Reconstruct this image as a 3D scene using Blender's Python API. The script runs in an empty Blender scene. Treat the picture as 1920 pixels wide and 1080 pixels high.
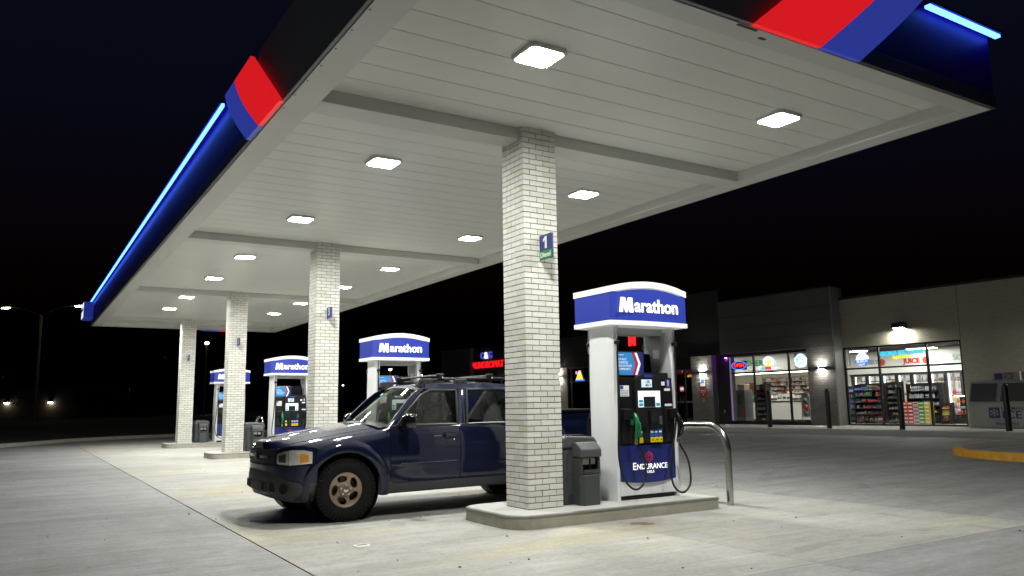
import bpy, bmesh, math, random
from mathutils import Vector, Matrix
R = math.radians
random.seed(7)
sc = bpy.context.scene
COL = sc.collection

# ------------------------------------------------------------------ camera, sky, exposure
CAM = Vector((-5.0946, -7.886, 1.3473))
YAW, PITCH, ROLL, FPX = 1.0138, 0.1477, -0.0150, 1480.87
fw = Vector((math.cos(PITCH)*math.cos(YAW), math.cos(PITCH)*math.sin(YAW), math.sin(PITCH)))
rt = fw.cross(Vector((0, 0, 1))).normalized(); up = rt.cross(fw)
rt2 = rt*math.cos(ROLL) + up*math.sin(ROLL); up2 = -rt*math.sin(ROLL) + up*math.cos(ROLL)
cd = bpy.data.cameras.new('camera'); cam = bpy.data.objects.new('camera', cd); COL.objects.link(cam)
cd.sensor_width = 36; cd.lens = FPX*36/1920; cd.clip_end = 3000; cd.clip_start = 0.05
m = Matrix((rt2, up2, -fw)).transposed().to_4x4(); m.translation = CAM
cam.matrix_world = m
sc.camera = cam

W = bpy.data.worlds.new('World'); sc.world = W; W.use_nodes = True
wn = W.node_tree.nodes; wl = W.node_tree.links
sky = wn.new('ShaderNodeTexSky'); sky.sky_type = 'NISHITA'; sky.sun_disc = False
sky.sun_elevation = R(-3.0); sky.sun_rotation = R(-150); sky.air_density = 1.6; sky.dust_density = .5; sky.ozone_density = 3
bg = wn['Background']; bg.inputs['Strength'].default_value = 0.18
wl.new(sky.outputs[0], bg.inputs['Color'])

sc.view_settings.view_transform = 'Standard'; sc.view_settings.look = 'None'
sc.view_settings.exposure = 0.0; sc.view_settings.gamma = 1.0
sc.cycles.use_denoising = True
sc.cycles.max_bounces = 8; sc.cycles.diffuse_bounces = 4; sc.cycles.glossy_bounces = 4
sc.cycles.transparent_max_bounces = 24; sc.cycles.sample_clamp_indirect = 6.0
sc.cycles.caustics_reflective = False; sc.cycles.caustics_refractive = False

# ------------------------------------------------------------------ materials
MATS = {}
def mat(name, col, rough=.5, metal=0., spec=.5, emit=None, estr=0., coat=0., var=0., vscale=8., bump=0., bscale=60., rvar=0., bstretch=None):
    if name in MATS: return MATS[name]
    m = bpy.data.materials.new(name); m.use_nodes = True; MATS[name] = m
    nt = m.node_tree; N = nt.nodes; L = nt.links; b = N['Principled BSDF']
    c4 = (*col, 1)
    b.inputs['Base Color'].default_value = c4; b.inputs['Roughness'].default_value = rough
    b.inputs['Metallic'].default_value = metal; b.inputs['Specular IOR Level'].default_value = spec
    b.inputs['Coat Weight'].default_value = coat; b.inputs['Coat Roughness'].default_value = .04
    if emit: b.inputs['Emission Color'].default_value = (*emit, 1); b.inputs['Emission Strength'].default_value = estr
    geo = None
    def tex(scale, detail=4, stretch=None):
        g = N.new('ShaderNodeTexCoord')
        t = N.new('ShaderNodeTexNoise'); t.inputs['Scale'].default_value = scale; t.inputs['Detail'].default_value = detail
        if stretch:
            mp = N.new('ShaderNodeMapping'); mp.inputs['Scale'].default_value = stretch
            L.new(g.outputs['Object'], mp.inputs[0]); L.new(mp.outputs[0], t.inputs['Vector'])
        else: L.new(g.outputs['Object'], t.inputs['Vector'])
        return t
    if var or rvar:
        t = tex(vscale)
        if var:
            mx = N.new('ShaderNodeMix'); mx.data_type = 'RGBA'
            mx.inputs['A'].default_value = (*[max(0, c*(1-var)) for c in col], 1); mx.inputs['B'].default_value = (*[min(1, c*(1+var)) for c in col], 1)
            L.new(t.outputs['Fac'], mx.inputs['Factor']); L.new(mx.outputs['Result'], b.inputs['Base Color'])
        if rvar:
            mr = N.new('ShaderNodeMapRange'); mr.inputs['From Min'].default_value = .3; mr.inputs['From Max'].default_value = .7
            mr.inputs['To Min'].default_value = max(.02, rough-rvar); mr.inputs['To Max'].default_value = min(1, rough+rvar)
            L.new(t.outputs['Fac'], mr.inputs['Value']); L.new(mr.outputs[0], b.inputs['Roughness'])
    if bump:
        t = tex(bscale, 3, bstretch); bp = N.new('ShaderNodeBump'); bp.inputs['Strength'].default_value = bump; bp.inputs['Distance'].default_value = .004
        L.new(t.outputs['Fac'], bp.inputs['Height']); L.new(bp.outputs[0], b.inputs['Normal'])
    return m

def emat(name, col, s):
    if name in MATS: return MATS[name]
    m = bpy.data.materials.new(name); m.use_nodes = True; MATS[name] = m
    nt = m.node_tree; nt.nodes.clear()
    o = nt.nodes.new('ShaderNodeOutputMaterial'); e = nt.nodes.new('ShaderNodeEmission')
    e.inputs[0].default_value = (*col, 1); e.inputs[1].default_value = s
    nt.links.new(e.outputs[0], o.inputs[0]); return m

def glassmat(name, tint, ior=1.5, rough=0.):
    m = bpy.data.materials.new(name); m.use_nodes = True; MATS[name] = m
    nt = m.node_tree; nt.nodes.clear(); N = nt.nodes; L = nt.links
    o = N.new('ShaderNodeOutputMaterial'); t = N.new('ShaderNodeBsdfTransparent'); g = N.new('ShaderNodeBsdfGlossy')
    mx = N.new('ShaderNodeMixShader'); f = N.new('ShaderNodeFresnel'); f.inputs['IOR'].default_value = ior
    t.inputs[0].default_value = (*tint, 1); g.inputs['Roughness'].default_value = rough
    L.new(f.outputs[0], mx.inputs[0]); L.new(t.outputs[0], mx.inputs[1]); L.new(g.outputs[0], mx.inputs[2]); L.new(mx.outputs[0], o.inputs[0])
    return m

def concrete(name, base, warm, warm_amt, dark=.72):
    m = bpy.data.materials.new(name); m.use_nodes = True; MATS[name] = m
    nt = m.node_tree; N = nt.nodes; L = nt.links; b = N['Principled BSDF']
    geo = N.new('ShaderNodeNewGeometry'); oi = N.new('ShaderNodeObjectInfo')
    def noise(scale, stretch=(1, 1, 1), rot=0, det=5, rough=.6, dist=0):
        mp = N.new('ShaderNodeMapping'); mp.inputs['Scale'].default_value = stretch; mp.inputs['Rotation'].default_value = (0, 0, rot)
        L.new(geo.outputs['Position'], mp.inputs[0])
        t = N.new('ShaderNodeTexNoise'); t.inputs['Scale'].default_value = scale; t.inputs['Detail'].default_value = det; t.inputs['Roughness'].default_value = rough
        t.inputs['Distortion'].default_value = dist
        L.new(mp.outputs[0], t.inputs['Vector']); return t.outputs['Fac']
    def ramp(v, a, c, lo=0., hi=1.):
        r = N.new('ShaderNodeMapRange'); r.inputs['From Min'].default_value = a; r.inputs['From Max'].default_value = c
        r.inputs['To Min'].default_value = lo; r.inputs['To Max'].default_value = hi; L.new(v, r.inputs['Value']); return r.outputs[0]
    def mix(fac, A, B, mode='MIX'):
        x = N.new('ShaderNodeMix'); x.data_type = 'RGBA'; x.blend_type = mode
        for k, v in (('A', A), ('B', B)):
            if isinstance(v, tuple): x.inputs[k].default_value = (*v, 1)
            else: L.new(v, x.inputs[k])
        if isinstance(fac, float): x.inputs['Factor'].default_value = fac
        else: L.new(fac, x.inputs['Factor'])
        return x.outputs['Result']
    c = mix(ramp(noise(.35, det=6), .35, .65), tuple(v*.86 for v in base), tuple(v*1.1 for v in base))
    c = mix(ramp(noise(.5, (.45, 1.2, 1), .35, 6, .62, .6), .50, .68, 0., warm_amt), c, warm)                 # ochre staining
    c = mix(ramp(noise(1.1, (.25, 1.6, 1), .22, 6, .7, .8), .36, .62, .0, .75), c, mix(1., c, (dark, dark, dark*.98), 'MULTIPLY'))   # trowel and tyre smears
    c = mix(ramp(noise(1.0, (1.9, .22, 1), .15, 5, .7, 1.), .55, .75, .0, .5), c, mix(1., c, (.78, .77, .76), 'MULTIPLY'))
    c = mix(ramp(noise(5.5, (.22, 2.0, 1), .28, 6, .75, .5), .38, .66, 0, .7), c, mix(1., c, (.80, .80, .79), 'MULTIPLY'))   # fine streaks
    c = mix(ramp(noise(22, det=5, rough=.8), .35, .7, 0, .6), c, mix(1., c, (.58, .57, .55), 'MULTIPLY'))       # fine mottling
    c = mix(ramp(noise(8, det=6, rough=.8), .40, .62, 0, .55), c, mix(1., c, (.80, .79, .77), 'MULTIPLY'))
    # curved tyre marks
    for (cx_, cy_, rad, wd) in ((9.5, -3.2, 4.6, .10), (9.8, -3.0, 6.1, .10), (7.6, 1.5, 3.3, .09), (-6.0, 3.0, 5.2, .11), (-6.4, 2.4, 3.7, .10), (2.0, -9.0, 6.2, .10)):
        vdm = N.new('ShaderNodeVectorMath'); vdm.operation = 'DISTANCE'; vdm.inputs[1].default_value = (cx_, cy_, 0); L.new(geo.outputs['Position'], vdm.inputs[0])
        m1 = N.new('ShaderNodeMath'); m1.operation = 'SUBTRACT'; m1.inputs[1].default_value = rad; L.new(vdm.outputs['Value'], m1.inputs[0])
        m2 = N.new('ShaderNodeMath'); m2.operation = 'ABSOLUTE'; L.new(m1.outputs[0], m2.inputs[0])
        m3 = N.new('ShaderNodeMath'); m3.operation = 'MULTIPLY'; L.new(ramp(m2.outputs[0], wd*.7, wd, .55, 0.), m3.inputs[0]); L.new(ramp(noise(.9, det=5, rough=.7), .48, .62), m3.inputs[1])
        c = mix(m3.outputs[0], c, mix(1., c, (.66, .65, .64), 'MULTIPLY'))
    # small dark droppings and gum spots
    vo = N.new('ShaderNodeTexVoronoi'); vo.inputs['Scale'].default_value = 1.35; vo.inputs['Randomness'].default_value = 1
    L.new(geo.outputs['Position'], vo.inputs['Vector'])
    c = mix(ramp(vo.outputs['Distance'], .016, .026, .8, 0.), c, (.06, .055, .05))
    vo2 = N.new('ShaderNodeTexVoronoi'); vo2.inputs['Scale'].default_value = .38; L.new(geo.outputs['Position'], vo2.inputs['Vector'])
    c = mix(ramp(vo2.outputs['Distance'], .0, .22, .28, 0.), c, (.16, .15, .13))                                 # oil stains
    # the slab's own tone
    rr = N.new('ShaderNodeMapRange'); rr.inputs['To Min'].default_value = .9; rr.inputs['To Max'].default_value = 1.06; L.new(oi.outputs['Random'], rr.inputs['Value'])
    cc = N.new('ShaderNodeCombineColor'); [L.new(rr.outputs[0], cc.inputs[i]) for i in range(3)]
    c = mix(1., c, cc.outputs[0], 'MULTIPLY')
    # a rust brown spill in front of the island
    vd = N.new('ShaderNodeVectorMath'); vd.operation = 'DISTANCE'; vd.inputs[1].default_value = (1.02, -.78, 0); L.new(geo.outputs['Position'], vd.inputs[0])
    ad = N.new('ShaderNodeMath'); ad.operation = 'MULTIPLY_ADD'; ad.inputs[1].default_value = .42; L.new(noise(6, (.7, 1.6, 1), .4), ad.inputs[0]); L.new(vd.outputs['Value'], ad.inputs[2])
    c = mix(ramp(ad.outputs[0], .315, .335, .9, 0.), c, (.115, .06, .028))
    c = mix(ramp(ad.outputs[0], .36, .56, .35, 0.), c, (.2, .17, .13))
    L.new(c, b.inputs['Base Color'])
    L.new(ramp(noise(3), .3, .7, .62, .88), b.inputs['Roughness']); b.inputs['Specular IOR Level'].default_value = .35
    bp = N.new('ShaderNodeBump'); bp.inputs['Strength'].default_value = .35; bp.inputs['Distance'].default_value = .004
    L.new(noise(90, det=3), bp.inputs['Height']); L.new(bp.outputs[0], b.inputs['Normal'])
    return m

def brickmat(name, c1, c2, mortar, scale=1., rough=.8):
    m = bpy.data.materials.new(name); m.use_nodes = True; MATS[name] = m
    nt = m.node_tree; N = nt.nodes; L = nt.links; b = N['Principled BSDF']
    tc = N.new('ShaderNodeTexCoord'); sp = N.new('ShaderNodeSeparateXYZ'); cb = N.new('ShaderNodeCombineXYZ'); ad = N.new('ShaderNodeMath')
    L.new(tc.outputs['Object'], sp.inputs[0]); L.new(sp.outputs[0], ad.inputs[0]); L.new(sp.outputs[1], ad.inputs[1])
    L.new(ad.outputs[0], cb.inputs[0]); L.new(sp.outputs[2], cb.inputs[1])
    br = N.new('ShaderNodeTexBrick'); br.inputs['Scale'].default_value = 1; br.inputs['Brick Width'].default_value = .203*scale; br.inputs['Row Height'].default_value = .0677*scale
    br.inputs['Mortar Size'].default_value = .006*scale; br.inputs['Mortar Smooth'].default_value = .2; br.inputs['Bias'].default_value = 0
    br.inputs['Color1'].default_value = (*c1, 1); br.inputs['Color2'].default_value = (*c2, 1); br.inputs['Mortar'].default_value = (*mortar, 1)
    L.new(cb.outputs[0], br.inputs['Vector']); L.new(br.outputs['Color'], b.inputs['Base Color'])
    bp = N.new('ShaderNodeBump'); bp.inputs['Strength'].default_value = .9; bp.inputs['Distance'].default_value = .012; bp.invert = True
    L.new(br.outputs['Fac'], bp.inputs['Height']); L.new(bp.outputs[0], b.inputs['Normal']); b.inputs['Roughness'].default_value = rough
    return m

# ------------------------------------------------------------------ mesh helpers
class MB:
    def __init__(s): s.v = []; s.f = []; s.mi = []; s.cur = 0
    def add(s, vs, fs):
        o = len(s.v); s.v += [tuple(v) for v in vs]; s.f += [tuple(o+i for i in f) for f in fs]; s.mi += [s.cur]*len(fs); return s
    def box(s, x0, x1, y0, y1, z0, z1):
        if x0 > x1: x0, x1 = x1, x0
        if y0 > y1: y0, y1 = y1, y0
        if z0 > z1: z0, z1 = z1, z0
        return s.add([(x0,y0,z0),(x1,y0,z0),(x1,y1,z0),(x0,y1,z0),(x0,y0,z1),(x1,y0,z1),(x1,y1,z1),(x0,y1,z1)],
                     [(0,3,2,1),(4,5,6,7),(0,1,5,4),(1,2,6,5),(2,3,7,6),(3,0,4,7)])
    def obox(s, c, size, rot):   # rot = Matrix 3x3
        c = Vector(c); h = Vector(size)*.5
        vs = [c + rot @ Vector((sx*h.x, sy*h.y, sz*h.z)) for sz in (-1,1) for sx,sy in ((-1,-1),(1,-1),(1,1),(-1,1))]
        return s.add(vs, [(0,3,2,1),(4,5,6,7),(0,1,5,4),(1,2,6,5),(2,3,7,6),(3,0,4,7)])
    def prism(s, poly, ax, a, b):   # poly in the two other axes (cyclic order), extruded along ax from a to b
        n = len(poly)
        def P(u, v, w): return {'z': (u, v, w), 'y': (u, w, v), 'x': (w, u, v)}[ax]
        vs = [P(u, v, a) for u, v in poly] + [P(u, v, b) for u, v in poly]
        fs = [tuple(range(n))[::-1], tuple(range(n, 2*n))] + [(i, (i+1) % n, n+(i+1) % n, n+i) for i in range(n)]
        return s.add(vs, fs)
    def tube(s, pts, r, n=10, caps=True, flat=1.):
        pts = [Vector(p) for p in pts]; rs = r if isinstance(r, (list, tuple)) else [r]*len(pts)
        o = len(s.v); ref = None; vs = []
        for i, p in enumerate(pts):
            t = (pts[min(i+1, len(pts)-1)] - pts[max(i-1, 0)]).normalized()
            if ref is None: ref = t.orthogonal().normalized()
            ref = (ref - t*ref.dot(t)); ref = ref.normalized() if ref.length > 1e-6 else t.orthogonal().normalized()
            q = t.cross(ref)
            for k in range(n):
                a = 2*math.pi*k/n; vs.append(p + (ref*math.cos(a) + q*math.sin(a)*flat)*rs[i])
        fs = [(i*n+k, i*n+(k+1) % n, (i+1)*n+(k+1) % n, (i+1)*n+k) for i in range(len(pts)-1) for k in range(n)]
        if caps: fs += [tuple(range(n))[::-1], tuple((len(pts)-1)*n+k for k in range(n))]
        return s.add(vs, fs)
    def cyl(s, p0, p1, r, n=16, r1=None): return s.tube([p0, p1], [r, r if r1 is None else r1], n)
    def lathe(s, prof, c=(0,0,0), ax='z', n=24, closed=False):   # prof: (r, h)
        vs = []; 
        for r, h in prof:
            for k in range(n):
                a = 2*math.pi*k/n; u, v = r*math.cos(a), r*math.sin(a)
                p = {'z': (u, v, h), 'y': (u, h, -v), 'x': (h, u, v)}[ax]; vs.append((p[0]+c[0], p[1]+c[1], p[2]+c[2]))
        m = len(prof); rng = range(m) if closed else range(m-1)
        fs = [(i*n+k, i*n+(k+1) % n, ((i+1) % m)*n+(k+1) % n, ((i+1) % m)*n+k) for i in rng for k in range(n)]
        if not closed:
            if prof[0][0] > 1e-4: fs.append(tuple(range(n))[::-1])
            if prof[-1][0] > 1e-4: fs.append(tuple((m-1)*n+k for k in range(n)))
        return s.add(vs, fs)
    def grid(s, fn, nu, nv, flip=False):
        vs = [fn(i/nu, j/nv) for i in range(nu+1) for j in range(nv+1)]
        fs = [(i*(nv+1)+j, (i+1)*(nv+1)+j, (i+1)*(nv+1)+j+1, i*(nv+1)+j+1) for i in range(nu) for j in range(nv)]
        if flip: fs = [f[::-1] for f in fs]
        return s.add(vs, fs)
    def slabgrid(s, fn, nu, nv):    # fn(u,v,k) k=0 outer, 1 inner: closed thick patch
        n = (nu+1)*(nv+1)
        vs = [fn(i/nu, j/nv, k) for k in (0, 1) for i in range(nu+1) for j in range(nv+1)]
        id = lambda i, j, k: k*n + i*(nv+1)+j
        fs = []
        for i in range(nu):
            for j in range(nv):
                fs.append((id(i,j,0), id(i+1,j,0), id(i+1,j+1,0), id(i,j+1,0))); fs.append((id(i,j,1), id(i,j+1,1), id(i+1,j+1,1), id(i+1,j,1)))
        for i in range(nu):
            fs.append((id(i,0,1), id(i+1,0,1), id(i+1,0,0), id(i,0,0))); fs.append((id(i,nv,0), id(i+1,nv,0), id(i+1,nv,1), id(i,nv,1)))
        for j in range(nv):
            fs.append((id(0,j,0), id(0,j+1,0), id(0,j+1,1), id(0,j,1))); fs.append((id(nu,j,1), id(nu,j+1,1), id(nu,j+1,0), id(nu,j,0)))
        return s.add(vs, fs)
    def mesh(s, name, mats, smooth=False, fix=True):
        me = bpy.data.meshes.new(name); me.from_pydata(s.v, [], s.f); 
        for m in (mats if isinstance(mats, (list, tuple)) else [mats]): me.materials.append(m)
        if max(s.mi, default=0) > 0: me.polygons.foreach_set('material_index', s.mi)
        if fix:
            bm = bmesh.new(); bm.from_mesh(me); bmesh.ops.recalc_face_normals(bm, faces=bm.faces); bm.to_mesh(me); bm.free()
        if smooth: smooth_me(me)
        me.update(); return me
    def build(s, name, mats, parent=None, smooth=False, bevel=0., loc=None, rz=None, fix=True, sharp=None):
        o = bpy.data.objects.new(name, s.mesh(name, mats, smooth, fix)); COL.objects.link(o)
        if parent: o.parent = parent
        if loc: o.location = loc
        if rz is not None: o.rotation_euler = (0, 0, rz)
        if bevel:
            b = o.modifiers.new('bevel', 'BEVEL'); b.width = bevel; b.segments = 2; b.limit_method = 'ANGLE'; b.angle_limit = R(35)
        return o
def smooth_me(me, ang=38):
    me.polygons.foreach_set('use_smooth', [True]*len(me.polygons))
    try: me.set_sharp_from_angle(angle=R(ang))
    except Exception: pass

def thing(name, label, cat, loc=(0,0,0), rz=0, group=None):
    o = bpy.data.objects.new(name, None); COL.objects.link(o); o.empty_display_size = .1
    o.location = loc; o.rotation_euler = (0, 0, rz); o['label'] = label; o['category'] = cat
    if group: o['group'] = group
    return o
def tag(o, label, cat, group=None):
    o['label'] = label; o['category'] = cat
    if group: o['group'] = group
    return o
def struct(o): o['kind'] = 'structure'; return o
def copy_tree(o, parent=None):
    c = o.copy(); COL.objects.link(c); c.parent = parent
    for ch in list(o.children): copy_tree(ch, c)
    return c
_txt = {}
def text(name, s, size, mt, parent, loc, rot=(R(90),0,0), bold=.02, ext=.003, align='CENTER', shear=0., sx=1., fit=None):
    key = (s, round(bold, 3), round(ext/size, 3), align, shear, mt.name)
    if key not in _txt:
        cu = bpy.data.curves.new('lettering', 'FONT'); cu.body = s; cu.size = 1; cu.offset = bold; cu.extrude = ext/size; cu.align_x = align; cu.align_y = 'CENTER'; cu.shear = shear
        cu.resolution_u = 3
        t = bpy.data.objects.new('tmp', cu); COL.objects.link(t); dg = bpy.context.evaluated_depsgraph_get(); dg.update()
        me = bpy.data.meshes.new_from_object(t.evaluated_get(dg)); me.name = 'lettering'; me.materials.clear(); me.materials.append(mt)
        bpy.data.objects.remove(t); _txt[key] = me
    if fit: w_ = [v.co.x for v in _txt[key].vertices]; sx = fit/((max(w_)-min(w_))*size)
    o = bpy.data.objects.new(name, _txt[key]); COL.objects.link(o); o.parent = parent; o.location = loc; o.rotation_euler = rot; o.scale = (size*sx, size, size)
    return o
def boolean_cut(o, cutters):
    for c in cutters:
        md = o.modifiers.new('cut', 'BOOLEAN'); md.object = c; md.operation = 'DIFFERENCE'; md.solver = 'EXACT'
    dg = bpy.context.evaluated_depsgraph_get(); dg.update()
    me = bpy.data.meshes.new_from_object(o.evaluated_get(dg)); o.modifiers.clear(); o.data = me
    for c in cutters: bpy.data.objects.remove(c)
    return o
def smoothstep(a, b, x): t = max(0, min(1, (x-a)/(b-a))); return t*t*(3-2*t)
def lerp(a, b, t): return a+(b-a)*t
def interp(tab, x):
    if x <= tab[0][0]: return tab[0][1]
    for (a, p), (b, q) in zip(tab, tab[1:]):
        if x <= b: return p+(q-p)*(x-a)/(b-a)
    return tab[-1][1]
def catmull(pts, n=8):
    P = [Vector(p) for p in pts]; P = [2*P[0]-P[1]]+P+[2*P[-1]-P[-2]]; out = []
    for i in range(1, len(P)-2):
        for k in range(n):
            t = k/n; a, b, c, d = P[i-1:i+3]
            out.append(.5*((2*b)+(c-a)*t+(2*a-5*b+4*c-d)*t*t+(3*b-a-3*c+d)*t**3))
    out.append(P[-2]); return out
# ------------------------------------------------------------------ the material set
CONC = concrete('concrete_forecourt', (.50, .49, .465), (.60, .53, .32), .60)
CONC2 = concrete('concrete_drive', (.43, .432, .43), (.45, .41, .31), .12, .68)
CONCW = mat('concrete_walk', (.5, .49, .46), .8, var=.12, vscale=3, bump=.3, bscale=70)
CURB = mat('curb_concrete', (.40, .375, .31), .85, var=.3, vscale=5, bump=.4, bscale=50)
STEEL_EDGE = mat('island_edge_steel', (.30, .30, .28), .5, .5, var=.3, vscale=9)
JOINT = mat('joint_sealant', (.025, .024, .022), .9)
SOIL = mat('dark_turf', (.018, .022, .010), .95, var=.5, vscale=.6, bump=.8, bscale=8)
YELLOW = mat('yellow_curb_paint', (.60, .30, .02), .6, var=.35, vscale=6, bump=.3, bscale=25)
BRICKC = [mat('brick_pale_%d' % i, c, .82, var=.10, vscale=30, bump=.5, bscale=120) for i, c in enumerate([(.68,.665,.61), (.63,.61,.55), (.72,.705,.655), (.60,.57,.49), (.65,.645,.60)])]
MORTAR = mat('mortar', (.20, .175, .135), .9, bump=.4, bscale=90)
DECK = mat('soffit_white_metal', (.70, .705, .66), .33, 0, .5, var=.03, vscale=1.2, rvar=.05, bump=.015, bscale=6)
TRIMW = mat('canopy_white_trim', (.62, .62, .59), .38, rvar=.06, var=.05, vscale=2)
FASCIA = mat('fascia_charcoal', (.21, .215, .23), .5, var=.15, vscale=1.5)
FASCIA_N = mat('fascia_navy', (.028, .006, .15), .45, 0, .12)
FASCIA_TRIM = mat('fascia_lower_trim', (.055, .055, .055), .5)
RED_E = mat('backlit_red', (.34, .008, .010), .45, emit=(.82, .012, .018), estr=.80)
BLUE_E = mat('backlit_blue', (.012, .02, .13), .45, emit=(.026, .040, .30), estr=.9)
LED = emat('led_blue', (.06, .19, 1.), 7.5)
LENS = emat('lamp_lens', (.985, 1., .945), 415.)
FIXT = mat('lamp_housing', (.72, .72, .70), .4)
BLACKM = mat('black_paint', (.012, .012, .013), .4)
SCREW = mat('screw', (.05, .05, .05), .5, .6)

def zg(x): return 0. if x < 4.45 else min(.24, (x-4.45)/14.45*.24)

# ------------------------------------------------------------------ ground, slabs and curbs
g = MB(); g.box(-600, 700, -600, 900, -1.2, -.08); struct(g.build('ground', SOIL))
XS = [-30, -21, -12, -7.4, -2.95, .72, 4.45, 9.2, 14.05, 18.9, 24]
YS = [-20, -12, -7.7, -3.35, 1.05, 5.4, 9.8, 14.2, 18.6, 23, 27.4, 31.8, 38]
g = MB()
for x0, x1 in zip(XS, XS[1:]):
    g.add([(x0, -20, zg(x0)-.012), (x1, -20, zg(x1)-.012), (x1, 38, zg(x1)-.012), (x0, 38, zg(x0)-.012)], [(0, 1, 2, 3)])
lot = struct(g.build('forecourt', JOINT))
for i, (x0, x1) in enumerate(zip(XS, XS[1:])):
    for j, (y0, y1) in enumerate(zip(YS, YS[1:])):
        gx0 = .009 if abs(x0+2.95) < .01 else .003; gx1 = .009 if abs(x1+2.95) < .01 else .003
        a0, a1, b0, b1 = x0+gx0, x1-gx1, y0+.003, y1-.003
        s = MB(); za, zb = zg(x0), zg(x1)
        s.add([(a0,b0,za-.1),(a1,b0,zb-.1),(a1,b1,zb-.1),(a0,b1,za-.1),(a0,b0,za),(a1,b0,zb),(a1,b1,zb),(a0,b1,za)],
              [(4,5,6,7),(0,1,5,4),(1,2,6,5),(2,3,7,6),(3,0,4,7)])
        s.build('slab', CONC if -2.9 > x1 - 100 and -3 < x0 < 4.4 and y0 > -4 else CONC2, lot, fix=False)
# curb round the far edge of the forecourt, with turf behind
cp = catmull([(-22, 9, 0), (-13, 19.5, 0), (-5.6, 29.6, 0), (-2.4, 34.4, 0), (2.2, 36.8, 0), (9, 37.4, 0), (17.5, 37.6, 0)], 8)
k = MB()
nrm = []
for i, p in enumerate(cp):
    t = (cp[min(i+1, len(cp)-1)]-cp[max(i-1, 0)]).normalized(); nrm.append(Vector((-t.y, t.x, 0)))
vs = []; fs = []
for p, n in zip(cp, nrm):
    z = zg(p.x); vs += [(p.x, p.y, z-.1), (p.x+n.x*.02, p.y+n.y*.02, z+.14), (p.x+n.x*.17, p.y+n.y*.17, z+.15), (p.x+n.x*.18, p.y+n.y*.18, z-.1)]
for i in range(len(cp)-1):
    for q in range(3): fs.append((i*4+q, (i+1)*4+q, (i+1)*4+q+1, i*4+q+1))
k.add(vs, fs); struct(k.build('curb', CURB, smooth=False))
v = MB(); vs = []; fs = []
for i, (p, n) in enumerate(zip(cp, nrm)):
    for d, h in ((.185, .10), (2.5, .22), (9, .55), (40, .8)):
        vs.append((p.x+n.x*d, p.y+n.y*d, zg(p.x)+h + (.05*math.sin(i*1.7+d) if d > 1 else 0)))
for i in range(len(cp)-1):
    for q in range(3): fs.append((i*4+q, (i+1)*4+q, (i+1)*4+q+1, i*4+q+1))
v.add(vs, fs); struct(v.build('verge', SOIL, smooth=True))

# ------------------------------------------------------------------ pump islands
S = 7.9056; CW = .490; ZI = .15
def island_poly(inset=0.):
    x0, x1, y0, y1, r, r2 = -.45+inset, 2.66-inset, -.42+inset, .91-inset, .30-inset, .06
    pts = []
    for cx, cy, rr, a0 in ((x1-r2, y0+r2, r2, -90), (x1-r2, y1-r2, r2, 0), (x0+r, y1-r, r, 90), (x0+r, y0+r, r, 180)):
        for q in range(7): a = R(a0+90*q/6); pts.append((cx+rr*math.cos(a), cy+rr*math.sin(a)))
    return pts
ISLAND_LABELS = ['raised concrete pump island nearest, under column 1', 'raised pump island behind the dark blue pickup', 'raised pump island at the foot of the third brick column', 'raised pump island at the farthest brick column']
for k in range(4):
    t = thing('pump_island', ISLAND_LABELS[k], 'pump island', (0, k*S, 0), 0, 'pump islands under the canopy')
    b = MB(); b.prism(island_poly(), 'z', -.05, .118); b.build('curb', CURB, t)
    e = MB(); e.prism(island_poly(-.004), 'z', .118, .146); e.build('steel_edge', STEEL_EDGE, t, bevel=.006)
    p = MB(); p.prism(island_poly(.028), 'z', .10, .150); p.build('top', CONCW, t)

# ------------------------------------------------------------------ brick columns
L_, D_, J_, CH = .190, .0904, .0098, 4.62/68
def course_bricks(par):   # pinwheel bond: rectangles (x0,x1,y0,y1, visible)
    out = []; c = CW; a = L_; d = D_; j = J_
    if par == 0:   # corner brick long side on the south face
        out += [(0, a, 0, d, 1), (a+j, 2*a+j, 0, d, 1)]                     # south: F F h
        out += [(c-d, c, 0, a, 0), (c-d, c, a+j, 2*a+j, 0)]                 # east
        out += [(c-a, c, c-d, c, 0), (c-2*a-j, c-a-j, c-d, c, 0)]           # north
        out += [(0, d, c-a, c, 1), (0, d, c-2*a-j, c-a-j, 1)]               # west: h F F
    else:
        out += [(d+j, d+j+a, 0, d, 1), (c-a, c, 0, d, 1)]                   # south: h F F
        out += [(c-d, c, d+j, d+j+a, 0), (c-d, c, c-a, c, 0)]
        out += [(d*0+c-d-j-a, c-d-j, c-d, c, 0), (0, a, c-d, c, 0)]
        out += [(0, d, 0, a, 1), (0, d, a+j, 2*a+j, 1)]                     # west: F F h
    return out
def brick_mesh(w, l, mi):
    b = MB(); b.box(-w/2, w/2, -l/2, l/2, 0, CH-J_); return b.mesh('brick', BRICKC[mi])
BM = {(o, i): brick_mesh(*((L_, D_) if o == 0 else (D_, L_)), i) for o in (0, 1) for i in range(5)}
COLLAB = ['nearest square column of pale brick with the 1 Diesel sign', 'second pale brick column, behind the hood of the pickup, with a 3 sign', 'third pale brick column from the front', 'farthest pale brick column']
rb = random.Random(3)
NB = len(BRICKC)
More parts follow.
